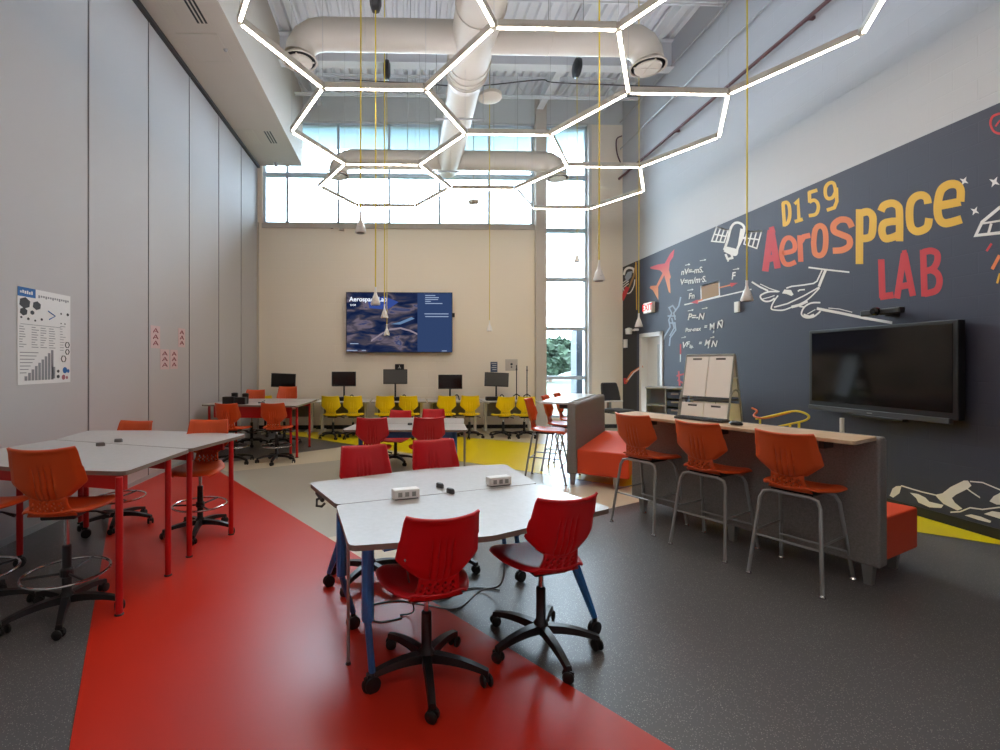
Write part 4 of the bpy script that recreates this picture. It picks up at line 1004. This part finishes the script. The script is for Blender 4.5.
# ------------------------------------------------------------------ bar stools
def bar_stool():
    root = thing('bar_stool', 'x', 'stool')
    zs_ = 0.69; shell_parts(root, 'orange_shell', zs_)
    MB().box(-0.13, 0.13, -0.12, 0.12, zs_ - 0.045, zs_ - 0.03).obj('seat_plate', 'black_plastic', root)
    for nm, yy, yt in (('rear_frame', -0.25, -0.15), ('front_frame', 0.29, 0.15)):
        pts = [(-0.225, yy, 0.012), (-0.185, yt + (yy - yt) * 0.12, zs_ - 0.11), (-0.165, yt, zs_ - 0.062), (-0.12, yt, zs_ - 0.047), (0.12, yt, zs_ - 0.047), (0.165, yt, zs_ - 0.062), (0.185, yt + (yy - yt) * 0.12, zs_ - 0.11), (0.225, yy, 0.012)]
        o = MB().tube(pts, 0.0125, 10).obj(nm, 'grey_metal', root, smooth=True)
        for sx_ in (-1, 1): MB().lathe([(0.02, 0), (0.02, 0.008), (0.012, 0.02)], (sx_ * 0.225, yy, 0), 12).obj('glide', 'chrome', o)
    def at(z, sy): k = 1 - z / (zs_ - 0.11); return (0.185 + 0.04 * k, sy * (0.16 + 0.09 * k))
    for z, kind in ((0.30, 'r'), (0.22, 'f'), (0.33, 's')):
        if kind == 'r': x_, y_ = at(z, -1); MB().tube([(-x_, y_, z), (x_, y_, z)], 0.008, 8).obj('rung', 'grey_metal', root)
        if kind == 'f': x_, y_ = at(z, 1); MB().tube([(-x_, y_, z), (x_, y_, z)], 0.008, 8).obj('rung', 'grey_metal', root)
        if kind == 's':
            x_, y_ = at(z, 1)
            for s2 in (-1, 1): MB().tube([(s2 * x_, at(z, -1)[1], z), (s2 * x_, y_, z)], 0.007, 8).obj('rung', 'grey_metal', root)
    return root
stl = bar_stool()
gb = 'orange bar stools at the long booth counter'; gw = 'orange bar stools at the window counter'
for (x, y, fc, lb, gg) in ((2.96, 3.44, 29, 'orange bar stool nearest the camera at the wood counter', gb), (2.69, 4.02, 29, 'orange bar stool in the middle at the wood counter', gb), (2.43, 4.61, 29, 'orange bar stool at the far end of the wood counter', gb),
                        (1.97, 6.4, -28, 'orange bar stool leftmost and nearest at the window counter', gw), (2.38, 6.98, -30, 'orange bar stool second along the window counter', gw), (2.74, 7.52, -30, 'orange bar stool farthest along the window counter', gw)):
    put(stl, x, y, fc, lb, 0, 0, gg)

# ------------------------------------------------------------------ tables
def leg_tube(parent, x, y, z1, m, caster=True, top=None, name='leg', r=0.022, flat=False):
    tx, ty = top if top else (x, y)
    zb = 0.1 if caster else 0.012
    if flat:
        a = math.atan2(ty - y, tx - x) if top else 0
        g = MB().tube([(tx, ty, z1), (tx, ty, z1 - 0.3) if not top else ((tx + x) / 2, (ty + y) / 2, (z1 + zb) / 2), (x, y, zb)], r, 8, radii=[r * 1.4, r * 1.35, r * 0.8]) if top and math.hypot(tx - x, ty - y) > 0.12 else MB().tube([(tx, ty, z1), (tx, ty, 0.36), (tx, ty, 0.355), (x, y, zb)], r, 8, radii=[r * 1.35, r * 1.35, r * 0.8, r * 0.8])
    else: g = MB().tube([(tx, ty, z1), (x, y, zb)], r, 12)
    o = g.obj(name, m, parent, smooth=True)
    if caster: MB().lathe([(0.02, -0.022), (0.04, -0.018), (0.04, -0.004), (0.02, -0.003), (0.02, 0.003), (0.04, 0.004), (0.04, 0.018), (0.02, 0.022)], n=16, M4=Matrix.Translation((x, y, 0.04)) @ Matrix.Rotation(0.5, 4, 'Z') @ Matrix.Rotation(PI / 2, 4, 'X')).lathe([(0.014, 0.04), (0.014, 0.11)], (x, y, 0), 8).obj('caster', 'black_rubber', o, smooth=True)
    else: MB().lathe([(r + 0.006, 0), (r + 0.006, 0.008), (r * 0.8, 0.02)], (x, y, 0), 12).obj('glide', 'black_rubber', o)
    return o
def poly_table(name, label, group, poly, zt, m_frame, legs, beams, flat=False, drop=0.1):
    cx_ = sum(p[0] for p in poly) / len(poly); cy_ = sum(p[1] for p in poly) / len(poly)
    t = thing(name, label, 'table', (cx_, cy_, 0), 0, group)
    lp = [(p[0] - cx_, p[1] - cy_) for p in poly]
    MB().prism(round_poly(lp, 0.05), zt - 0.028, zt, 'laminate_edge', 'laminate').obj('tabletop', parent=t)
    for L_ in legs:
        leg_tube(t, L_[0] - cx_, L_[1] - cy_, zt - 0.028, L_[3] if len(L_) > 3 and L_[3] else m_frame, L_[2], (L_[4][0] - cx_, L_[4][1] - cy_) if len(L_) > 4 else None, r=L_[5] if len(L_) > 5 else 0.022, flat=flat and not (len(L_) > 3 and L_[3]))
    for (a, b) in beams:
        p0 = Vector((a[0] - cx_, a[1] - cy_, 0)); p1 = Vector((b[0] - cx_, b[1] - cy_, 0)); L = (p1 - p0).length; an = math.atan2(p1.y - p0.y, p1.x - p0.x)
        MB().box(0, L, -0.015, 0.015, zt - 0.028 - drop, zt - 0.028, M4=rot(an, p0)).obj('apron_beam', m_frame, t)
    return t
ft = 0.75
P = lambda px, py, z=ft: G(px, py, z)
sL = P(336, 505); sR = P(538, 483.5)
poly_table('activity_table', 'near half of the front pair of white tables, red chairs pushed under it', 'white tables of the front pair', [sL, P(349, 546), P(492, 536), P(612, 508), sR], ft, 'blue_metal',
           [(-0.15, 2.29, True, None, (-0.17, 2.27)), (1.13, 2.745, True, None, (0.92, 2.86)), (-0.30, 2.84, True, None, (-0.36, 2.76)), (-0.29, 2.50, False, 'grey_metal', (-0.29, 2.5), 0.009)],
           [((-0.1, 2.35), (0.9, 2.85)), ((-0.3, 2.75), (0.85, 3.2))], True, 0.06)
sL2 = (sL[0] + 0.0, sL[1] + 0.008); sR2 = (sR[0], sR[1] + 0.008)
poly_table('activity_table', 'far half of the front pair of white tables, two red chairs facing it', 'white tables of the front pair', [(sL2[0] + 0.002, sL2[1]), sR2, P(505, 464), P(428, 468.5), P(309, 482.6)], ft, 'blue_metal',
           [(-0.53, 3.38, True, None, (-0.3, 3.2)), (0.82, 3.75, True, None, (0.78, 3.7)), (0.86, 3.42, True, None, (0.82, 3.38))], [((-0.5, 3.2), (0.78, 3.7)), ((-0.3, 2.95), (0.82, 3.38))], True, 0.06)
mL, mR = (-0.74, 6.62), (0.86, 6.62)
poly_table('activity_table', 'near half of the middle white tables between the front table and yellow chairs', 'white tables of the middle pair', [(-0.78, 6.0), (0.82, 5.95), (0.86, 6.61), (-0.66, 6.61)], ft, 'blue_metal', [(-0.55, 6.1, True), (0.68, 6.15, True), (0.79, 6.02, False, 'grey_metal', (0.79, 6.02), 0.014)], [((-0.5, 6.15), (0.65, 6.15))], True)
poly_table('activity_table', 'far half of the middle white tables, beside the yellow floor', 'white tables of the middle pair', [(-0.66, 6.62), (0.86, 6.62), (0.94, 7.2), (0.1, 7.32), (-0.7, 7.3)], ft, 'blue_metal', [(-0.5, 7.2, True), (0.75, 7.1, True)], [((-0.5, 7.15), (0.7, 7.1))], True)
hz = 0.905
H = lambda px, py: G(px, py, hz)
hR = H(190, 449); hL = (-3.16, 4.34)
poly_table('high_table', 'near white high table with red legs along the left partition', 'white high tables of the near pair', [hR, H(125.5, 471.5), H(40, 469.5), (-3.4, 3.45), hL], hz, 'red_metal',
           [(-1.80, 3.03, False), (-1.765, 3.58, False), (-3.0, 3.76, True), (-3.2, 3.5, True)], [((-1.8, 3.1), (-3.2, 3.5)), ((-1.82, 3.7), (-3.05, 4.1))])
poly_table('high_table', 'white high table joined behind the near one on the partition side', 'white high tables of the near pair', [(hR[0] - 0.002, hR[1] + 0.01), (hL[0] - 0.002, hL[1] + 0.01), H(88, 430.5), H(150, 430.3), H(247, 434)], hz, 'red_metal',
           [(-1.76, 3.92, False), (-1.6, 4.42, False), (-2.9, 4.38, True), (-3.22, 4.78, False)], [((-1.78, 4.02), (-2.9, 4.36)), ((-1.7, 4.5), (-3.1, 4.75))])
poly_table('high_table', 'near half of far white high tables with red legs and apron', 'white high tables of the far pair', [(-3.38, 7.95), (-1.72, 7.68), (-1.66, 8.5), (-3.3, 8.55)], hz, 'red_metal', [(-1.86, 7.84, True), (-1.79, 7.98, False), (-3.28, 8.05, False)], [((-1.86, 7.9), (-3.2, 8.05))], drop=0.2)
poly_table('high_table', 'far half of far white high tables below the tilted monitor', 'white high tables of the far pair', [(-3.3, 8.56), (-1.66, 8.51), (-1.66, 9.15), (-2.5, 9.3), (-3.3, 9.2)], hz, 'red_metal', [(-1.78, 9.0, False), (-3.2, 9.1, True)], [((-1.8, 9.05), (-3.2, 9.1))])
# table connectors, hooks, power boxes
def clip(px, py, z, rz, label, grp):
    x, y = G(px, py, z); t = thing('table_connector', label, 'connector', (x, y, z), rz, grp)
    MB().lathe([(0.0, 0), (0.035, 0.0), (0.035, 0.022), (0.028, 0.03), (0, 0.03)], n=16, M4=Matrix.Scale(0.45, 4, (0, 1, 0))).obj('cap', 'dark_grey' if z < 0.8 else 'cable_grey', t, smooth=True)
clip(440, 487.5, ft, -0.9, 'grey oval connector on front table, left of the two', 'oval connectors on the front table')
clip(450.5, 493, ft, -0.9, 'grey oval connector on front table, right of the two', 'oval connectors on the front table')
clip(100.5, 446, hz, 0.2, 'grey connector on the left high table, nearer of the two', 'connectors on the high table')
clip(118.5, 442, hz, 0.1, 'grey connector on the left high table, farther of the two', 'connectors on the high table')
clip(410, 425, ft, 0.4, 'small grey connector on the middle white table', 'connector on the middle table')
def power_box(px, py, rz, label):
    x, y = G(px, py, ft); t = thing('power_box', label, 'power strip', (x, y, ft), rz, 'white power boxes on the front table')
    MB().box(-0.085, 0.085, -0.035, 0.035, 0.004, 0.062).obj('housing', 'white_plastic', t, bevel=0.008)
    for k in range(3):
        MB().box(-0.013, 0.013, -0.0365, -0.034, 0.018, 0.046, M4=Matrix.Translation((-0.045 + 0.045 * k, 0, 0))).obj('socket', 'board_frame', t)
    MB().box(-0.075, 0.075, -0.03, 0.03, 0, 0.005).obj('foot_pad', 'dark_grey', t)
power_box(405.5, 498, 0.3, 'white power box on the front table left of the oval connectors')
power_box(498.5, 485, 0.3, 'white power box on the front table right of the oval connectors')
x, y = G(322, 497, 0.71)
tag(MB().tube([(x + 0.02, y + 0.02, 0.715), (x - 0.03, y - 0.02, 0.70), (x - 0.03, y - 0.03, 0.66), (x, y - 0.01, 0.65), (x + 0.02, y, 0.67)], 0.009, 8).tube([(x - 0.05, y + 0.1, 0.71), (x + 0.01, y - 0.04, 0.70)], 0.014, 8).obj('bag_hook', 'dark_grey', smooth=True), 'grey metal hook under the left corner of the front table', 'hook', 'bag hooks')
def floor_cable(pts, label, z=0.008):
    tag(MB().tube(bez([(*G(p[0], p[1], z if len(p) < 3 else p[2]), z if len(p) < 3 else p[2]) for p in pts], 8), 0.006, 6).obj('floor_cable', 'cable_grey', smooth=True), label, 'cable', 'cables under the front table')
floor_cable([(505, 565, 0.3), (500, 585, 0.1), (480, 591), (458, 608), (430, 606), (400, 601), (372, 605), (362, 612), (378, 622), (402, 618)], 'grey cable trailing on the floor below the front table, longer one')
floor_cable([(500, 590), (470, 588), (440, 600), (420, 598)], 'grey cable lying behind the red chair legs, shorter one')
tag(MB().tube(bez([(*G(405, 560, 0.7), 0.7), (*G(412, 598, 0.3), 0.3), (*G(413, 612, 0.05), 0.05), (*G(400, 615, 0.008), 0.008)], 8), 0.005, 6).obj('hanging_cable', 'cable_grey', smooth=True), 'thin grey cable dropping from under the front table', 'cable', 'cables under the front table')
# things on the far high table
x, y = G(238, 405, hz); y = 8.0; x = -2.82
t = thing('equipment_box', 'cluster of black boxes with cups on the far high table', 'equipment', (x, y, hz))
MB().box(-0.2, -0.02, -0.07, 0.07, 0, 0.13).obj('box_body', 'black_plastic', t, bevel=0.01); MB().box(0.0, 0.18, -0.08, 0.06, 0, 0.12).obj('box_body', 'black_plastic', t, bevel=0.01)
MB().lathe([(0.05, 0.0), (0.055, 0.18), (0.04, 0.19)], (-0.05, 0.1, 0), 14).obj('canister', 'black_plastic', t, smooth=True); MB().lathe([(0.05, 0.0), (0.055, 0.17), (0.04, 0.18)], (0.13, 0.1, 0), 14).obj('canister', 'black_plastic', t, smooth=True)
tag(MB().box(-0.05, 0.05, -0.03, 0.03, 0, 0.02).tube([(0, 0, 0.02), (0.06, 0.02, 0.045)], 0.006, 6).obj('small_tool', 'dark_grey', loc=(-2.45, 8.2, hz)), 'small dark tool lying at the middle of the far high table', 'tool')

# ------------------------------------------------------------------ computer desks
def desk(x0, x1, label, y0=10.35, y1=11.2):
    t = thing('computer_desk', label, 'desk', ((x0 + x1) / 2, (y0 + y1) / 2, 0), 0, 'white computer desks along the back wall'); w2 = (x1 - x0) / 2; d2 = (y1 - y0) / 2
    MB().box(-w2, w2, -d2, d2, 0.722, 0.75).obj('desktop', 'laminate', t, bevel=0.006)
    MB().box(-w2 + 0.1, w2 - 0.1, d2 - 0.2, d2 - 0.18, 0.35, 0.72).obj('modesty_panel', 'booth_grey', t)
    for s2 in (-1, 1):
        MB().box(s2 * (w2 - 0.1) - 0.03, s2 * (w2 - 0.1) + 0.03, -0.05, 0.03, 0.04, 0.722).box(s2 * (w2 - 0.1) - 0.025, s2 * (w2 - 0.1) + 0.025, -d2 + 0.02, d2 - 0.05, 0.03, 0.06).box(s2 * (w2 - 0.1) - 0.02, s2 * (w2 - 0.1) + 0.02, -d2 + 0.05, d2 - 0.1, 0.69, 0.722).obj('leg', 'white_metal', t, bevel=0.005)
bx = [onY(p, 400, 10.4)[0] for p in (258, 313, 315, 369, 371, 426.5, 428, 482, 484, 538)]
names = ('behind the far high tables', 'left of the wall screen', 'directly under the wall screen', 'right of the wall screen', 'next to the tall window')
for k in range(5): desk(bx[2 * k], bx[2 * k + 1], 'white computer desk ' + names[k])
def monitor(px, pt, pb, w_px, label, m='screen_off', tilt=0, base=True, ry=0):
    Y = 10.85; x, z1 = onY(px, pt, Y); _, z0 = onY(px, pb, Y); w2 = w_px / F * Y / 2; h = z1 - z0
    t = thing('computer_monitor', label, 'monitor', (x, Y, 0.75), ry, 'monitors on the computer desks')
    R4 = Matrix.Translation((0, 0, (z0 + z1) / 2 - 0.75)) @ Matrix.Rotation(tilt, 4, 'Y')
    MB().box(-w2, w2, 0, 0.035, -h / 2, h / 2, M4=R4).obj('case', 'black_plastic', t)
    MB().box(-w2 + 0.012, w2 - 0.012, -0.004, 0.0, -h / 2 + 0.02, h / 2 - 0.012, M4=R4).obj('panel', m, t)
    MB().tube([(0, 0.06, 0.012), (0, 0.06, (z0 + z1) / 2 - 0.75)], 0.02, 10).obj('stand', 'black_plastic', t); MB().lathe([(0.11, 0), (0.11, 0.012), (0.02, 0.02)], (0, 0.04, 0), 20).obj('stand_foot', 'black_plastic', t)
    return t
monitor(283.3, 373.5, 387.3, 24, 'tilted black monitor behind far high tables', 'screen_off', 0.04)
monitor(343.8, 371.7, 386.3, 24, 'black monitor left of the wall screen')
monitor(395.3, 369.3, 384, 24, 'highest monitor with grey screen under the wall screen', 'screen_reflection_grey')
monitor(450.3, 374.7, 389, 24, 'dark grey monitor right below the wall screen corner', 'screen_off')
monitor(496.7, 372.6, 386.5, 24, 'grey tilted monitor, rightmost on the desks', 'screen_reflection_grey', 0.04)
def kit(px, label, w2=0.16):
    x, _ = onY(px, 395, 10.6); t = thing('desk_dock', label, 'device', (x, 10.6, 0.75), 0, 'black devices under the monitors')
    MB().box(-w2, w2, -0.07, 0.07, 0, 0.09).obj('body', 'black_plastic', t, bevel=0.02)
    MB().tube(bez([(w2 - 0.02, 0, 0.08), (w2 + 0.03, 0.02, 0.13), (w2 + 0.07, 0, 0.1), (w2 + 0.09, 0, 0.01)], 5), 0.012, 6).obj('cable', 'black_plastic', t)
kit(344, 'black device under the monitor left of the wall screen', 0.14); kit(395.5, 'black device under the highest monitor'); kit(450, 'black device between yellow chairs, under dark grey monitor', 0.12); kit(493, 'black device below the rightmost monitor', 0.17)
for px, pt, lb in ((516.5, 371, 'left thin black stand with round foot on the last desk'), (527, 372, 'right thin black stand with round foot on the last desk')):
    x, _ = onY(px, 395, 10.75); _, z1 = onY(px, pt - 6, 10.75); t = thing('desk_stand', lb, 'stand', (x, 10.75, 0.75), 0, 'thin black stands on the last desk')
    MB().tube([(0, 0, 0.01), (0, 0, z1 - 0.75)], 0.012, 8).obj('rod', 'black_plastic', t)
    MB().tube([(-0.09, 0, 0.012), (-0.07, 0, 0.09), (0, 0, 0.14), (0.07, 0, 0.09), (0.09, 0, 0.012)], 0.014, 8).obj('arched_foot', 'black_plastic', t)
    MB().lathe([(0.012, 0), (0.022, 0.02), (0.012, 0.04)], (0, 0, (z1 - 0.75) * 0.85), 10).obj('clamp_knob', 'black_plastic', t)

# ------------------------------------------------------------------ booths
def booth(ox, oy, ang, L, label, group, flip=False):
    """local x = seat side, local y = along the panel"""
    t = thing('booth_bench', label, 'bench', (ox, oy, 0), ang, group)
    sg = 1
    mb = MB(); z0, z1 = 0.15, 1.075
    prof = [(-0.13, z0), (0.0, z0), (-0.01, z1 - 0.02), (-0.03, z1), (-0.1, z1), (-0.12, z1 - 0.02)]
    vs = [(p[0], 0, p[1]) for p in prof] + [(p[0], L, p[1]) for p in prof]; n = len(prof)
    mb.add(vs, [tuple(range(n)), tuple(range(n, 2 * n))[::-1]] + [(i, i + n, (i + 1) % n + n, (i + 1) % n) for i in range(n)])
    mb.obj('back_panel', 'booth_grey', t, bevel=0.02)
    MB().box(0.0, 0.62, 0.03, L - 0.03, 0.16, 0.475).obj('seat_cushion', 'booth_orange', t, bevel=0.014)
    for (x, y) in ((-0.065, 0.08), (-0.065, L - 0.1), (0.46, 0.12), (0.46, L - 0.12), (-0.065, L / 2)):
        mb = MB(); a = 0.034; b = 0.022
        mb.add([(x - b, y - b, 0), (x + b, y - b, 0), (x + b, y + b, 0), (x - b, y + b, 0), (x - a, y - a, 0.16), (x + a, y - a, 0.16), (x + a, y + a, 0.16), (x - a, y + a, 0.16)], [(0, 3, 2, 1), (4, 5, 6, 7), (0, 1, 5, 4), (1, 2, 6, 5), (2, 3, 7, 6), (3, 0, 4, 7)])
        mb.obj('leg', 'grey_metal', t)
    return t
b2 = booth(3.465, 3.27, math.radians(25.2), 2.03, 'long grey booth with wood counter and orange seat toward the mural', 'booth benches')
MB().prism(round_poly([(-0.5, 0.0), (-0.105, 0.02), (-0.105, 2.0), (-0.5, 1.93)], 0.03), 1.05, 1.078, 'oak', 'oak').obj('wood_counter', parent=b2, bevel=0.004)
for y in (0.25, 1.0, 1.7): MB().box(-0.3, -0.16, y, y + 0.03, 0.97, 1.05).obj('counter_bracket', 'dark_grey', b2)
b1 = booth(2.25, 6.04, math.radians(-33), 2.1, 'grey booth with orange seat in front of the tall window', 'booth benches')
MB().prism(round_poly([(-0.5, -0.02), (-0.135, 0.06), (-0.135, 2.05), (-0.5, 2.0)], 0.05), 1.05, 1.08, 'white_top', 'white_top').obj('white_counter', parent=b1)
for y in (0.3, 1.7): MB().box(-0.3, -0.16, y, y + 0.03, 0.97, 1.05).obj('counter_bracket', 'dark_grey', b1)
# keyboard and mouse on the wood counter
x, y = G(701, 420, 1.082); t = thing('keyboard', 'dark grey keyboard on the wood counter before the easel', 'keyboard', (x, y, 1.082), math.radians(-62))
MB().box(-0.215, 0.215, -0.065, 0.065, 0, 0.018).obj('body', 'dark_grey', t, bevel=0.004)
g = MB()
for r_ in range(5):
    for c_ in range(14): g.box(-0.205 + c_ * 0.0293, -0.205 + c_ * 0.0293 + 0.025, -0.055 + r_ * 0.0225, -0.055 + r_ * 0.0225 + 0.018, 0.018, 0.024)
g.obj('keys', 'charcoal_fabric', t)
x, y = G(736, 425, 1.082); t = thing('computer_mouse', 'black mouse on the wood counter right of the keyboard', 'mouse', (x, y, 1.083), 0.5)
MB().lathe([(0.0, 0), (0.03, 0), (0.034, 0.012), (0.025, 0.028), (0.0, 0.034)], n=18, M4=Matrix.Scale(1.6, 4, (0, 1, 0))).obj('shell', 'black_plastic', t, smooth='all')
MB().box(-0.002, 0.002, 0.01, 0.03, 0.026, 0.034).obj('scroll_wheel', 'cable_grey', t)

# ------------------------------------------------------------------ easel
t = thing('display_easel', 'double-sided whiteboard easel with eight boards behind the wood counter', 'easel', (4.25, 6.4, 0), math.radians(-60))
def brd(zA, zB, side, x0, x1, lean=0.21):
    # lean: distance from apex; apex at z=1.72
    yA = side * (1.72 - zA) * lean; yB = side * (1.72 - zB) * lean
    n = Vector((0, zA - zB, yB - yA)).normalized() * 0.012
    vs = [(x0, yA, zA), (x1, yA, zA), (x1, yB, zB), (x0, yB, zB)]
    g = MB(); g.add(vs + [(v[0], v[1] + side * 0.012, v[2]) for v in vs], [(0, 1, 2, 3), (7, 6, 5, 4), (0, 4, 5, 1), (1, 5, 6, 2), (2, 6, 7, 3), (3, 7, 4, 0)])
    o = g.obj('board', 'board_white', t)
    xm = (x0 + x1) / 2; zz_ = zB - 0.035; yy = side * (1.72 - zz_) * lean
    MB().box(xm - 0.06, xm + 0.06, yy + side * 0.011 - 0.004, yy + side * 0.011 + 0.005, zz_ - 0.012, zz_ + 0.012).obj('hand_slot', 'dark_grey', o)
for side in (-1, 1):
    brd(1.14, 1.69, side, -0.3, -0.006); brd(1.14, 1.69, side, 0.006, 0.3)
    brd(0.55, 1.05, side, -0.3, -0.006); brd(0.55, 1.05, side, 0.006, 0.3)
    for s2 in (-1, 1): MB().tube([(s2 * 0.31, side * 0.004, 1.71), (s2 * 0.32, side * 0.36, 0.02)], 0.013, 8).obj('frame_leg', 'board_frame', t)
    MB().tube([(-0.31, side * 0.135, 1.1), (0.31, side * 0.135, 1.1)], 0.012, 8).obj('tray_rail', 'dark_grey', t)
MB().tube([(-0.31, 0, 1.71), (0.31, 0, 1.71)], 0.014, 8).obj('top_bar', 'board_frame', t)
for s2 in (-1, 1): MB().tube(bez([(s2 * 0.325, -0.28, 0.4), (s2 * 0.325, -0.17, 1.05), (s2 * 0.325, -0.08, 1.22), (s2 * 0.325, 0.06, 1.22), (s2 * 0.325, 0.12, 1.05), (s2 * 0.325, 0.22, 0.4)], 5), 0.011, 8).obj('side_hoop', 'board_frame', t)
for s2 in (-1, 1): MB().tube([(s2 * 0.312, -0.07, 1.4), (s2 * 0.312, 0.07, 1.4)], 0.01, 8).obj('side_brace', 'board_white', t)

# ------------------------------------------------------------------ storage unit
t = thing('storage_unit', 'pale blue-grey shelf unit with dark bins left of the easel', 'cabinet', (4.95, 8.7, 0), math.radians(-38))
w2 = 0.32; d2 = 0.2; h = 1.12
MB().box(-w2, w2, d2 - 0.02, d2, 0.05, h).box(-w2, -w2 + 0.02, -d2, d2, 0.0, h).box(w2 - 0.02, w2, -d2, d2, 0.0, h).box(-0.0, 0.02, -d2, d2, 0.05, h).box(-w2, w2, -d2, d2, 0.05, 0.08).obj('carcass', 'cabinet_grey', t)
MB().box(-w2 - 0.015, w2 + 0.015, -d2 - 0.02, d2, h, h + 0.035).obj('worktop', 'cabinet_grey', t, bevel=0.01)
for z in (0.45, 0.8): MB().box(-w2 + 0.02, 0.0, -d2 + 0.01, d2, z, z + 0.02).obj('shelf', 'cabinet_grey', t)
for z in (0.2, 0.35, 0.5, 0.65, 0.8, 0.95):
    o = MB().box(0.03, w2 - 0.03, -d2 + 0.01, d2 - 0.04, z, z + 0.11).obj('bin', 'bin_blue', t, bevel=0.01)
    MB().box(0.1, w2 - 0.1, -d2 - 0.012, -d2 + 0.012, z + 0.07, z + 0.1).obj('bin_lip', 'conduit', o)

# ------------------------------------------------------------------ charcoal chair by the tall window
x, y = 4.2, 9.05
t = thing('tablet_chair', 'charcoal upholstered chair with white arm tablet behind the far booth', 'chair', (x, y, 0), math.radians(200))
mb = MB(); vs = []; nu, nv = 10, 8
for j in range(nv + 1):
    v = j / nv
    for i in range(nu + 1):
        u = -1 + 2 * i / nu; ww = 0.23 - 0.04 * v ** 3
        vs.append((u * ww, -0.22 - 0.08 * v + 0.05 * u * u, 0.83 + 0.38 * v))
mb.add(vs, [(j * (nu + 1) + i, j * (nu + 1) + i + 1, (j + 1) * (nu + 1) + i + 1, (j + 1) * (nu + 1) + i) for j in range(nv) for i in range(nu)])
mb.obj('backrest', 'charcoal_fabric', t, smooth='all', solid=0.05, sub=1)
MB().box(-0.22, 0.22, -0.24, 0.22, 0.62, 0.7).obj('seat', 'charcoal_fabric', t, bevel=0.03)
MB().box(-0.24, 0.26, -0.36, -0.12, 0.83, 0.855).obj('arm_tablet', 'white_plastic', t, bevel=0.01)
MB().box(-0.03, 0.03, -0.28, -0.22, 0.6, 0.95).obj('back_post', 'grey_metal', t)
MB().lathe([(0.03, 0.1), (0.03, 0.62)], n=12).obj('column', 'white_metal', t)
g = MB()
for k in range(5):
    a_ = 2 * PI * k / 5; g.tube([(0, 0, 0.13), (0.3 * math.cos(a_), 0.3 * math.sin(a_), 0.08)], 0.022, 8)
bo = g.obj('star_base', 'black_plastic', t); cm = caster_mesh()
for k in range(5):
    a_ = 2 * PI * k / 5; cm.obj('caster', 'black_rubber', bo, smooth=True, loc=(0.3 * math.cos(a_), 0.3 * math.sin(a_), 0))

# ------------------------------------------------------------------ looped tube course and post behind the counter
pz = 0.95
fade_y = mat('tube_orange', (214, 98, 30), 0.4)
def C3(px, py, X): y, z = onX(px, py, X); return (X, y, z)
tb = thing('practice_hoop', 'orange and yellow looped tube frame standing behind wood counter', 'frame', (4.75, 5.6, 0))
def rel(p): return (p[0] - 4.75, p[1] - 5.6, p[2])
g = MB().tube(bez([rel(C3(756, 419, 4.7)), rel(C3(775, 415, 4.7)), rel(C3(795, 411, 4.75)), rel(C3(808, 415, 4.8)), rel(C3(806, 420, 4.8)), rel(C3(790, 424, 4.7)), rel(C3(775, 427, 4.65))], 6), 0.012, 8).obj('yellow_loop', 'cord_yellow', tb, smooth=True)
MB().tube(bez([rel(C3(752, 408, 4.75)), rel(C3(757, 411, 4.75)), rel(C3(754, 416, 4.7)), rel(C3(765, 418, 4.7)), rel(C3(790, 412, 4.74))], 6), 0.013, 8).obj('orange_loop', 'tube_orange', tb, smooth=True)
for (px, py) in ((790, 424), (799, 422.5), (760, 419)):
    q = rel(C3(px, py, 4.75)); MB().tube([q, (q[0], q[1], 0.0)], 0.012, 8).obj('upright', 'cord_yellow', tb)
q = C3(842, 418, 4.9); tag(MB().tube([(0, 0, 0), (0, 0, q[2])], 0.02, 10).lathe([(0.14, 0), (0.14, 0.015), (0.02, 0.03)], n=16).obj('short_post', 'white_metal', loc=(q[0], q[1], 0)), 'short white post under the big display, behind the counter', 'post')

# ------------------------------------------------------------------ light
wd = bpy.data.worlds.new('sky'); sc.world = wd; wd.use_nodes = True; nt = wd.node_tree; bg = nt.nodes['Background']
bg.inputs[0].default_value = (0.72, 0.86, 1.0, 1); bg.inputs[1].default_value = 17.0
# added fill lamps with box bodies, out of view over the camera
def lamp(x, y, z, sx_, sy_, pw_, col):
    l = bpy.data.lights.new('unseen_fill', 'AREA'); l.shape = 'RECTANGLE'; l.size = sx_; l.size_y = sy_; l.energy = pw_; l.color = col
    o = bpy.data.objects.new('unseen_fill', l); C.objects.link(o); o.location = (x, y, z); return o
for k_, (x, y) in enumerate(((-1.0, 0.2), (3.2, 0.2))):
    tag(MB().box(-0.66, 0.66, -0.2, 0.2, 0.02, 0.1).tube([(0, 0, 0.1), (0, 0, ZC - 5.6)], 0.01, 6).obj('fill_lamp_body', 'white_metal', loc=(x, y, 5.6)), 'added fill lamp body, unseen above the camera, ' + ('left one' if k_ == 0 else 'right one'), 'light')
    lamp(x, y, 5.6, 1.2, 0.3, 16, (1, 0.88, 0.74))
struct(MB().box(XL - 0.2, XR + 0.3, YF - 0.2, YF, 0, 8.3), 'wall_front', 'white_paint')

sc.render.film_transparent = False
vs_ = sc.view_settings; vs_.view_transform = 'Standard'; vs_.look = 'None'; vs_.gamma = 1.0; vs_.exposure = 0.5; vs_.use_curve_mapping = False
sc.cycles.use_denoising = True
sc.cycles.max_bounces = 8; sc.cycles.diffuse_bounces = 5; sc.cycles.transparent_max_bounces = 12
sc.cycles.caustics_reflective = False; sc.cycles.caustics_refractive = False
sc.cycles.sample_clamp_indirect = 6
